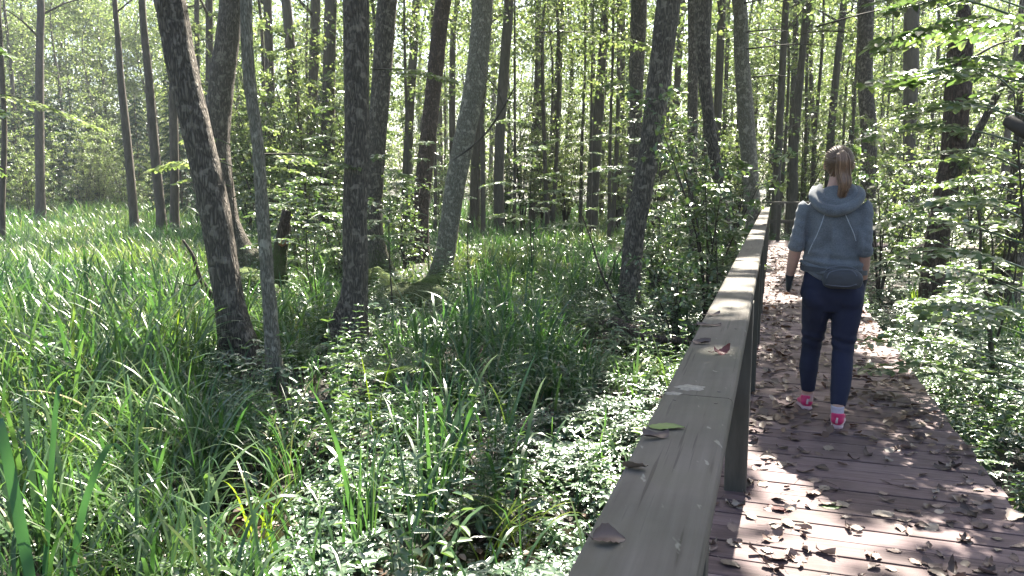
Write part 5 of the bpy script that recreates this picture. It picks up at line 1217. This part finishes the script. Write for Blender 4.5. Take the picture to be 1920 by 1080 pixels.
m, n, l, p = nodes('hair'); tc = n.new('ShaderNodeTexCoord'); mp = n.new('ShaderNodeMapping'); mp.inputs['Scale'].default_value = (160, 160, 12); l.new(tc.outputs['Object'], mp.inputs[0]); t = n.new('ShaderNodeTexNoise'); t.inputs['Scale'].default_value = 1; t.inputs['Detail'].default_value = 3; l.new(mp.outputs[0], t.inputs[0])
a_ = n.new('ShaderNodeAttribute'); a_.attribute_name = 'tint'; ad = n.new('ShaderNodeMath'); ad.operation = 'MULTIPLY_ADD'; ad.inputs[1].default_value = .6; l.new(t.outputs[0], ad.inputs[0]); h = n.new('ShaderNodeMath'); h.operation = 'MULTIPLY'; h.inputs[1].default_value = .5; l.new(a_.outputs['Fac'], h.inputs[0]); l.new(h.outputs[0], ad.inputs[2])
r = ramp(n, [(.2, (.085, .048, .03)), (.55, (.19, .11, .068)), (.85, (.36, .23, .15))]); l.new(ad.outputs[0], r.inputs[0]); l.new(r.outputs[0], p.inputs['Base Color']); p.inputs['Roughness'].default_value = .42; bump(n, l, p, t.outputs[0], .5, .004); M['hair'] = m

# joints
hd = LP(1573, 311, .03); nk = LP(1568, 350, .0); nb = LP(1566, 368, -.01)
shL, shR = LP(1513, 392, 0), LP(1617, 392, 0); elL, elR = LP(1495, 452, -.05), LP(1621, 462, -.05); wrL, wrR = LP(1481, 517, .03), LP(1618, 524, .05)
hpL, hpR = LP(1532, 566, 0), LP(1588, 566, 0); knL, knR = LP(1521, 652, .13), LP(1580, 660, -.02)
ankL = np.array([*(LP(1514, 745, .0)[:1]), 0, 0]); heelL = np.array([(HEELL-org)@RT, (HEELL-org)@FW, 0]); heelR = np.array([(HEELR-org)@RT, (HEELR-org)@FW, 0])
anL = heelL+[0, .045, .085]; anR = heelR+[0, .045, .085]
clL = (knL*.62+anL*.38)+[-.006, -.012, 0]; clR = (knR*.62+anR*.38)+[.004, -.012, 0]
ch = LP(1563, 432, .01); ws = LP(1561, 492, .0); pv = LP(1560, 548, .0); up = LP(1564, 396, 0)
def limbs_(acc, e=0.0, arms=True, legs=True, aend=1.0, leg_end=1.0):
    if arms:
        for sh, el, wr in ((shL, elL, wrL), (shR, elR, wrR)):
            S = [(sh*.8+up*.2, .05+e, .055+e), (sh, .050+e, .053+e), (sh*.5+el*.5, .042+e, .045+e), (el, .037+e, .039+e)]
            if aend >= 1: S += [(el*.6+wr*.4, .036, .038), (wr, .024, .029)]
            else: S += [(el*.82+wr*.18, .039+e, .041+e)]
            loft(acc, S, 18)
    if legs:
        for hp, kn, cl, an, sx in ((hpL, knL, clL, anL, -1), (hpR, knR, clR, anR, 1)):
            big = 1.0 if sx > 0 else .93
            S = [(hp+[0, 0, .08], .085*big+e, .09+e), (hp, .088*big+e, .092+e), (hp*.55+kn*.45, .074*big+e, .076+e), (kn, .056*big+e, .057+e), (cl, .055*big+e, .058+e)]
            if leg_end >= 1: S += [(an*.9+cl*.1, .034, .038), (an-[0, 0, .03], .034, .042)]
            else: S += [(an*.55+cl*.45, .046*big+e*.6, .049+e*.6), (an*.80+cl*.20, .039+e*.5, .043+e*.5)]
            loft(acc, S, 22)
# --- body, one continuous surface
a = Acc()
loft(a, [(pv-[0, 0, .10], .12, .09), (pv, .172, .115), (pv*.5+ws*.5, .158, .105), (ws, .135, .09), (ch, .148, .105), (up, .155, .085), (nb, .075, .06), (nk, .05, .052), (hd-[0, .02, .06], .048, .055)], 32)
ball(a, hd+[0, -.008, .015], [.073, .09, .092], 28); loft(a, [(hd+[0, .02, .0], .066, .07), (hd+[0, .045, -.06], .045, .045), (hd+[0, .055, -.105], .022, .022)], 20)
loft(a, [(hd+[0, .085, .01], .008, .008), (hd+[0, .112, -.028], .014, .012), (hd+[0, .09, -.04], .014, .01)], 12)      # nose
for sx in (-1, 1):
    loft(a, [(hd+[sx*.070, -.004, .022], .010, .018), (hd+[sx*.080, -.010, .012], .007, .021), (hd+[sx*.077, -.002, -.02], .007, .012)], 12)   # ears
limbs_(a, -.008)
for hl, an in ((heelL, anL), (heelR, anR)):
    loft(a, [(hl+[0, .02, .04], .028, .035), (hl+[0, .10, .04], .036, .03), (hl+[0, .19, .03], .036, .02), (hl+[0, .215, .025], .03, .015)], 16)
# hands: palm and five bent fingers each, rooted in the palm
def hand(acc, wr, sx, d, fwd, fingers=True, palm=True, e=0.0, frac=1.0):
    """sx side (-1 left), d down direction, palm faces her thigh; thumb forward"""
    d = unit(np.array(d)); f = unit(np.array(fwd)-d*(np.array(fwd)@d)); s = np.cross(d, f)*sx; s = s if s[0]*sx < 0 else -s    # s points to the thigh
    pc = wr+d*.045
    if palm: 
        C = [(wr, .022+e, .026+e), (wr+d*.03, .018+e, .036+e), (wr+d*.06, .016+e, .042+e), (wr+d*.085, .013+e, .040+e)]; loft(acc, C, 18)
    if fingers:
        k0 = wr+d*.082
        for i, (off, L_) in enumerate(((.031, .062), (.011, .072), (-.010, .067), (-.029, .052))):
            b = k0+f*off; c1 = .35+.12*i; d1 = unit(d*math.cos(c1)+s*math.sin(c1)); d2 = unit(d*math.cos(c1+.75)+s*math.sin(c1+.75)); d3 = unit(d*math.cos(c1+1.25)+s*math.sin(c1+1.25))
            p1 = b+d1*L_*.45*frac; pts = [b-d*.015, b, p1]; rs = [.0085+e, .0085+e, .0080+e]
            if frac >= 1: p2 = p1+d2*L_*.32; p3 = p2+d3*L_*.25; pts += [p2, p3]; rs += [.0074, .006]
            tube(acc, pts, rs, seg=10, rings=12); ball(acc, pts[-1], rs[-1], 10)
        t0 = wr+d*.028+f*.028; t1 = t0+unit(d*.7+f*.7+s*.2)*.036*frac; pts = [t0-f*.012, t0, t1]; rs = [.013+e, .012+e, .0105+e]
        if frac >= 1: t2 = t1+unit(d*.9+f*.15+s*.4)*.03; pts.append(t2); rs.append(.008)
        tube(acc, pts, rs, seg=10, rings=10); ball(acc, pts[-1], rs[-1], 10)
HD = {-1: (wrL, unit(wrL-elL)*.5+np.array([.02, .10, -.55]), (0.05, 1, 0)), 1: (wrR, unit(wrR-elR)*.5+np.array([-.02, .1, -.55]), (-.05, 1, 0))}
for sx, (wr, d, f) in HD.items(): hand(a, wr, sx, d, f)
body = fuse(a, 'body', M['skin'], walker, .0052, 4)
for sx, (wr, d, f) in HD.items():
    a = Acc(); dd = unit(np.array(d)); loft(a, [(wr-dd*.012, .029, .033), (wr+dd*.004, .0275, .032), (wr+dd*.02, .023, .034)], 18); hand(a, wr, sx, d, f, e=.0035, frac=.3); fuse(a, 'glove', M['glove'], walker, .005, 3)
# eyes and mouth
for sx in (-1, 1):
    a = Acc(); ball(a, hd+[sx*.030, .074, .008], .0125, 16); a.obj('eye', simple('eye_white', (.6, .58, .55), .2, .02, 5, 0), walker)
a = Acc(); tube(a, [hd+[-.022, .088, -.068], hd+[0, .096, -.066], hd+[.022, .088, -.068]], [.003, .006, .003], seg=8, rings=10); a.obj('mouth', simple('lips', (.36, .13, .12), .4, .05, 20, 0), walker)

# --- hair: cap combed to a high ponytail
knot = hd+[.006, -.098, .055]
def hair_disp(co):
    v = co-knot; az = np.arctan2(v[:, 0], v[:, 2]+.02); return .0035*np.sin(az*38+3*noise(co[:, 0]*20, co[:, 2]*20, co[:, 1]*20))
a = Acc(); ball(a, hd+[0, -.018, .028], [.083, .098, .094], 32); loft(a, [(hd+[0, -.045, .0], .066, .055), (hd+[0, -.045, -.05], .05, .035), (hd+[0, -.035, -.078], .034, .016)], 22); 
loft(a, [(hd+[0, -.09, .045], .035, .035), (knot, .024, .024)], 16); hair = fuse(a, 'hair', M['hair'], walker, .005, 3, hair_disp)
# keep the face clear of hair
me = hair.data; bm = bmesh.new(); bm.from_mesh(me); bmesh.ops.delete(bm, geom=[v for v in bm.verts if v.co.y > hd[1]+.045 and v.co.z < hd[2]+.055+(v.co.y-hd[1])*.1], context='VERTS'); bm.to_mesh(me); bm.free()
a = Acc(); g = np.random.default_rng(12)
tail_c = np.array([knot, knot+[.004, -.035, .012], knot+[.008, -.052, -.03], LP(1580, 322, -.10), LP(1583, 345, -.115), LP(1577, 368, -.10)])
tail_r = np.array([.018, .024, .032, .036, .030, .010])
tube(a, tail_c, tail_r*.85, seg=24, rings=40, tint=.4)
for i in range(150):
    th = g.uniform(0, 6.28); q = g.uniform(.75, 1.12); 
    end = g.uniform(.75, 1.05); pts = []
    for j in range(6): pts.append(tail_c[j]+np.array([math.cos(th+j*.12), math.sin(th+j*.12)*.7, 0])*tail_r[j]*q+g.normal(0, .0015, 3))
    pts = np.array(pts); pts[-1] += [g.normal(0, .008), 0, g.normal(0, .014)]
    tube(a, pts, [.0022, .003, .0032, .0028, .0022, .0005], seg=4, rings=16, tint=float(g.uniform(.1, 1)), cap=False)
a.obj('ponytail', M['hair'], walker)
a = Acc(); tube(a, [knot+np.array([math.cos(t)*.022, -.014, math.sin(t)*.022]) for t in np.linspace(0, 2*np.pi, 14)], [.005]*14, seg=8, rings=40, cap=False); a.obj('hair_tie', M['glove'], walker)
a = Acc()
for i in range(46):      # loose wisps along the neck and crown
    th = g.uniform(-2.6, 2.6); q = hd+np.array([math.sin(th)*.078, -.03-math.cos(th)*.05, g.uniform(-.03, .09)]); e_ = q+np.array([math.sin(th)*.02, -.02, g.uniform(-.05, .015)])
    tube(a, [q, (q+e_)/2+g.normal(0, .004, 3), e_], [.0006, .0006, .0003], seg=3, rings=5, tint=.9, cap=False)
a.obj('loose_hair', M['hair'], walker)

# --- hoodie
def hood_disp(co):
    x, y, z = co[:, 0], co[:, 1], co[:, 2]; zw = ws[2]
    big = np.where(np.abs(x-ch[0]) > .15, .45, 1)*(fbm(x*9, y*9, z*14+2, 2)-.5)*.020
    fold = .0075*np.sin((z-zw)*105+x*9+2.5*noise(x*6, y*6, z*3))*np.exp(-((z-zw+.005)/.055)**2)
    arm = (np.abs(x-ch[0]) > .165)*.0018*np.sin(z*120+x*60+3*noise(x*9, y*9, z*9))
    drape = .010*np.sin(x*42+z*18*np.sign(x))*np.exp(-((z-(ch[2]-.06))/.12)**2)*(np.abs(x-ch[0]) < .16)
    return big+fold+arm+drape
a = Acc()
loft(a, [(LP(1559, 513, 0), .178, .125), (LP(1560, 503, 0), .176, .128), (LP(1560, 488, 0), .166, .118), (LP(1561, 470, .0), .160, .118), (ch, .168, .125), (LP(1564, 408, 0), .172, .112), (up+[0, 0, .0], .165, .098), (LP(1565, 377, -.005), .125, .082), (LP(1566, 364, -.005), .078, .07)], 40)
limbs_(a, .0075, legs=False, aend=.5)
hoodie = fuse(a, 'hoodie', M['hood'], walker, .0065, 7, hood_disp)
bm = bmesh.new(); bm.from_mesh(hoodie.data); HB = BVHTree.FromBMesh(bm); bm.free()
def back(px, py, off=0.0, tree=None, dflt=-.12):
    p0 = LP(px, py, -.6); p1 = LP(px, py, .3); d = Vector(p1-p0).normalized(); h = (tree or HB).ray_cast(Vector(p0), d)
    if h[0] is None: return LP(px, py, dflt)
    return np.array(h[0]-d*off)
for side, pxs in (('l', [(1546, 402), (1540, 420), (1531, 442), (1521, 462), (1515, 476)]), ('r', [(1585, 402), (1592, 418), (1600, 436), (1605, 452)])):
    a = Acc(); tube(a, [back(*p_, .0015) for p_ in pxs], [.0028]*len(pxs), seg=6, rings=30); a.obj('raglan_seam', M['piping'], hoodie)
# cuffs
for el, wr in ((elL, wrL), (elR, wrR)):
    a = Acc(); q = el*.80+wr*.20; dd = unit(wr-el); loft(a, [(q-dd*.030, .048, .050), (q, .047, .049), (q+dd*.004, .041, .043)], 24); a.obj('cuff', M['hood'], hoodie)
# hood lying on the back: fat folded roll with an inner lip
a = Acc()
U = [(1527, 352, .03), (1524, 368, -.055), (1537, 386, -.105), (1566, 396, -.125), (1598, 386, -.105), (1615, 366, -.055), (1607, 352, .03)]
tube(a, [LP(*u) for u in U], [.017, .026, .031, .035, .031, .026, .017], seg=20, rings=60, ell=(1, 1))
U2 = [(1538, 348, .03), (1537, 360, -.05), (1547, 374, -.088), (1567, 381, -.10), (1589, 374, -.088), (1601, 359, -.05), (1596, 348, .03)]
tube(a, [LP(*u) for u in U2], [.015, .019, .021, .023, .021, .019, .015], seg=16, rings=60)
loft(a, [(LP(1567, 388, -.07), .085, .045), (LP(1567, 372, -.055), .095, .05), (LP(1567, 360, -.02), .085, .06)], 24)
tube(a, [LP(1530, 360, .04), LP(1550, 368, .085), LP(1568, 376, .10), LP(1586, 368, .085), LP(1604, 358, .04)], [.016, .02, .022, .02, .016], seg=14, rings=30)
fuse(a, 'hood', M['hood'], hoodie, .0055, 4, lambda co: (fbm(co[:, 0]*14, co[:, 1]*14, co[:, 2]*14, 2)-.5)*.008)
# shirt tail hanging below the hem on the left
a = Acc(); loft(a, [(LP(1550, 500, 0), .160, .112), (LP(1546, 511, 0), .152, .117), (LP(1540, 520, 0), .125, .112), (LP(1538, 523, 0), .09, .106)], 36); fuse(a, 'shirt_tail', M['hood'], walker, .006, 5)

# --- leggings
a = Acc(); loft(a, [(pv-[0, 0, .11], .125, .085), (pv-[0, 0, .03], .176, .118), (pv+[0, 0, .02], .178, .122), (pv*.4+ws*.6, .160, .108), (ws, .14, .095)], 32)
for sx, hp in ((-1, hpL), (1, hpR)): ball(a, hp+[sx*.006, -.045, .03], [.082, .072, .088], 20)
limbs_(a, .006, arms=False, leg_end=.5)
leg = fuse(a, 'leggings', M['legging'], walker, .0065, 6, lambda co: (fbm(co[:, 0]*10, co[:, 1]*10, co[:, 2]*22, 2)-.5)*.007+.004*np.sin(co[:, 2]*95+co[:, 0]*25)*np.exp(-((co[:, 2]-.48)/.07)**2))

# --- waist bag with strap and zips
bc = LP(1577, 517, 0); bc[1] = -.160
def sup(acc, c, r, e=3.2, seg=40):
    u = np.linspace(-np.pi, np.pi, seg, endpoint=False); v = np.linspace(-np.pi/2, np.pi/2, seg//2+1); U, Vv = np.meshgrid(u, v); f = lambda t, k: np.sign(t)*np.abs(t)**k
    k = 2/e; X = f(np.cos(Vv), k)*f(np.cos(U), k)*r[0]; Z = f(np.cos(Vv), k)*f(np.sin(U), k)*r[2]; Y = f(np.sin(Vv), k)*r[1]
    V = np.stack([X, Y, Z-.012*(X/r[0])**2*-1-0.02*(X/r[0])**2], -1).reshape(-1, 3)+c; i = np.arange(seg//2)[:, None]*seg; j = np.arange(seg)[None]; j2 = (j+1) % seg
    acc.add(V, np.stack([i+j, i+seg+j, i+seg+j2, i+j2], -1).reshape(-1, 4))
bag = empty('waist_bag', (0, 0, 0)); bag.parent = walker
a = Acc(); sup(a, bc, [.108, .042, .058]); bo = fuse(a, 'pouch', M['bagm'], bag, .0055, 3, lambda co: (fbm(co[:, 0]*16, co[:, 1]*16, co[:, 2]*26, 2)-.5)*.008)
bm = bmesh.new(); bm.from_mesh(bo.data); BB = BVHTree.FromBMesh(bm); bm.free()
for pxs in ([(1546, 512), (1553, 503), (1572, 499), (1594, 500), (1608, 508)], [(1550, 522), (1556, 511), (1576, 506), (1598, 508), (1607, 518)], [(1548, 533), (1566, 536), (1590, 537), (1606, 533)]):
    a = Acc(); tube(a, [back(*q, .001, BB, -.2) for q in pxs], [.0028]*len(pxs), seg=6, rings=30); a.obj('zip', M['zip'], bag)
a = Acc(); ring = []
for t in np.linspace(0, 2*np.pi, 40):
    x = math.cos(t); y = math.sin(t); z = LP(1560, 503, 0)[2]+.012*(-x)*1.0+(-.006 if y < 0 else .0); ring.append([pv[0]+x*.186, y*.134, z])
ring = np.array(ring); V = []
for q, t in zip(ring, np.linspace(0, 2*np.pi, 40)):
    o_ = np.array([math.cos(t), math.sin(t), 0])*.003; V += [q-[0, 0, .014], q-[0, 0, .014]+o_, q+[0, 0, .014]+o_, q+[0, 0, .014]]
Q = [[i*4+j, i*4+(j+1) % 4, (i+1)*4+(j+1) % 4, (i+1)*4+j] for i in range(39) for j in range(4)]; a.add(V, Q); a.obj('strap', M['bagm'], bag, smooth=False)

# --- shoes and socks
def shoe(hl, yaw, pitch, label=None):
    e = empty('shoe', tuple(hl)); e.rotation_euler = (pitch, 0, yaw); e.parent = walker
    a = Acc(); loft(a, [((0, -.004, .014), .020, .012), ((0, .012, .015), .034, .0135), ((0, .08, .019), .036, .017), ((0, .16, .018), .046, .0155), ((0, .225, .021), .038, .014), ((0, .258, .026), .014, .009)], 28); o = fuse(a, 'sole', M['sole'], e, .0045, 2)
    a = Acc(); loft(a, [((0, .0, .006), .024, .005), ((0, .05, .0055), .031, .005), ((0, .16, .0055), .041, .005), ((0, .235, .010), .026, .005)], 24); a.obj('tread', M['tread'], e)
    a = Acc(); loft(a, [((0, -.002, .048), .027, .022), ((0, .022, .054), .0365, .034), ((0, .07, .055), .036, .034), ((0, .12, .050), .039, .030), ((0, .17, .042), .043, .022), ((0, .225, .036), .036, .014), ((0, .248, .034), .018, .008)], 28)
    loft(a, [((0, .030, .040), .036, .040), ((0, .034, .075), .036, .045), ((0, .036, .094), .038, .047)], 26); fuse(a, 'upper', M['shoe'], e, .0048, 3)
    a = Acc(); tube(a, [[-.004, -.022, .045], [-.003, -.024, .060], [0, -.018, .078]], [.007, .006, .005], seg=8, rings=8, ell=(1, .4)); a.obj('heel_tab', M['sole'], e)
    return e
shoe(heelR, R(-4), R(0)); shoe(heelL, R(6), R(-6))
for an, hl, m_, k_ in ((anL, heelL, 'skin', 0), (anR, heelR, 'sock', 1)):
    a = Acc(); loft(a, [(hl+[0, .038, .055], .035, .043), (hl+[0, .042, .085], .035, .041), (an+[0, 0, .022+.018*k_], .0375, .0415), (an+[0, 0, .028+.018*k_], .036, .040)], 24); a.obj('sock', M['sock'] if k_ else M['sock2'], walker)

# ================================================================== AIR
a = Acc(); x0, x1, y0, y1, z0, z1 = -330, 330, -70, 420, -3.5, 34
for (A_, B_, C_, D_) in (((x0, y0, z0), (x0, y1, z0), (x1, y1, z0), (x1, y0, z0)), ((x0, y0, z1), (x1, y0, z1), (x1, y1, z1), (x0, y1, z1)), ((x0, y0, z0), (x1, y0, z0), (x1, y0, z1), (x0, y0, z1)), ((x1, y0, z0), (x1, y1, z0), (x1, y1, z1), (x1, y0, z1)), ((x1, y1, z0), (x0, y1, z0), (x0, y1, z1), (x1, y1, z1)), ((x0, y1, z0), (x0, y0, z0), (x0, y0, z1), (x0, y1, z1))):
    a.add([A_, B_, C_, D_], [[0, 1, 2, 3]])
m = bpy.data.materials.new('haze'); m.use_nodes = True; nt = m.node_tree
for n_ in list(nt.nodes):
    if n_.type == 'BSDF_PRINCIPLED': nt.nodes.remove(n_)
pv_ = nt.nodes.new('ShaderNodeVolumePrincipled'); pv_.inputs['Color'].default_value = (.86, .95, 1, 1); pv_.inputs['Density'].default_value = .0006; pv_.inputs['Anisotropy'].default_value = .3
nt.links.new(pv_.outputs[0], nt.nodes['Material Output'].inputs['Volume'])
hz_ = a.obj('haze', m, smooth=False); tag(hz_, kind='stuff')
bm = bmesh.new(); bm.from_mesh(hz_.data); bmesh.ops.remove_doubles(bm, verts=bm.verts, dist=.001); bmesh.ops.recalc_face_normals(bm, faces=bm.faces); bm.to_mesh(hz_.data); bm.free()
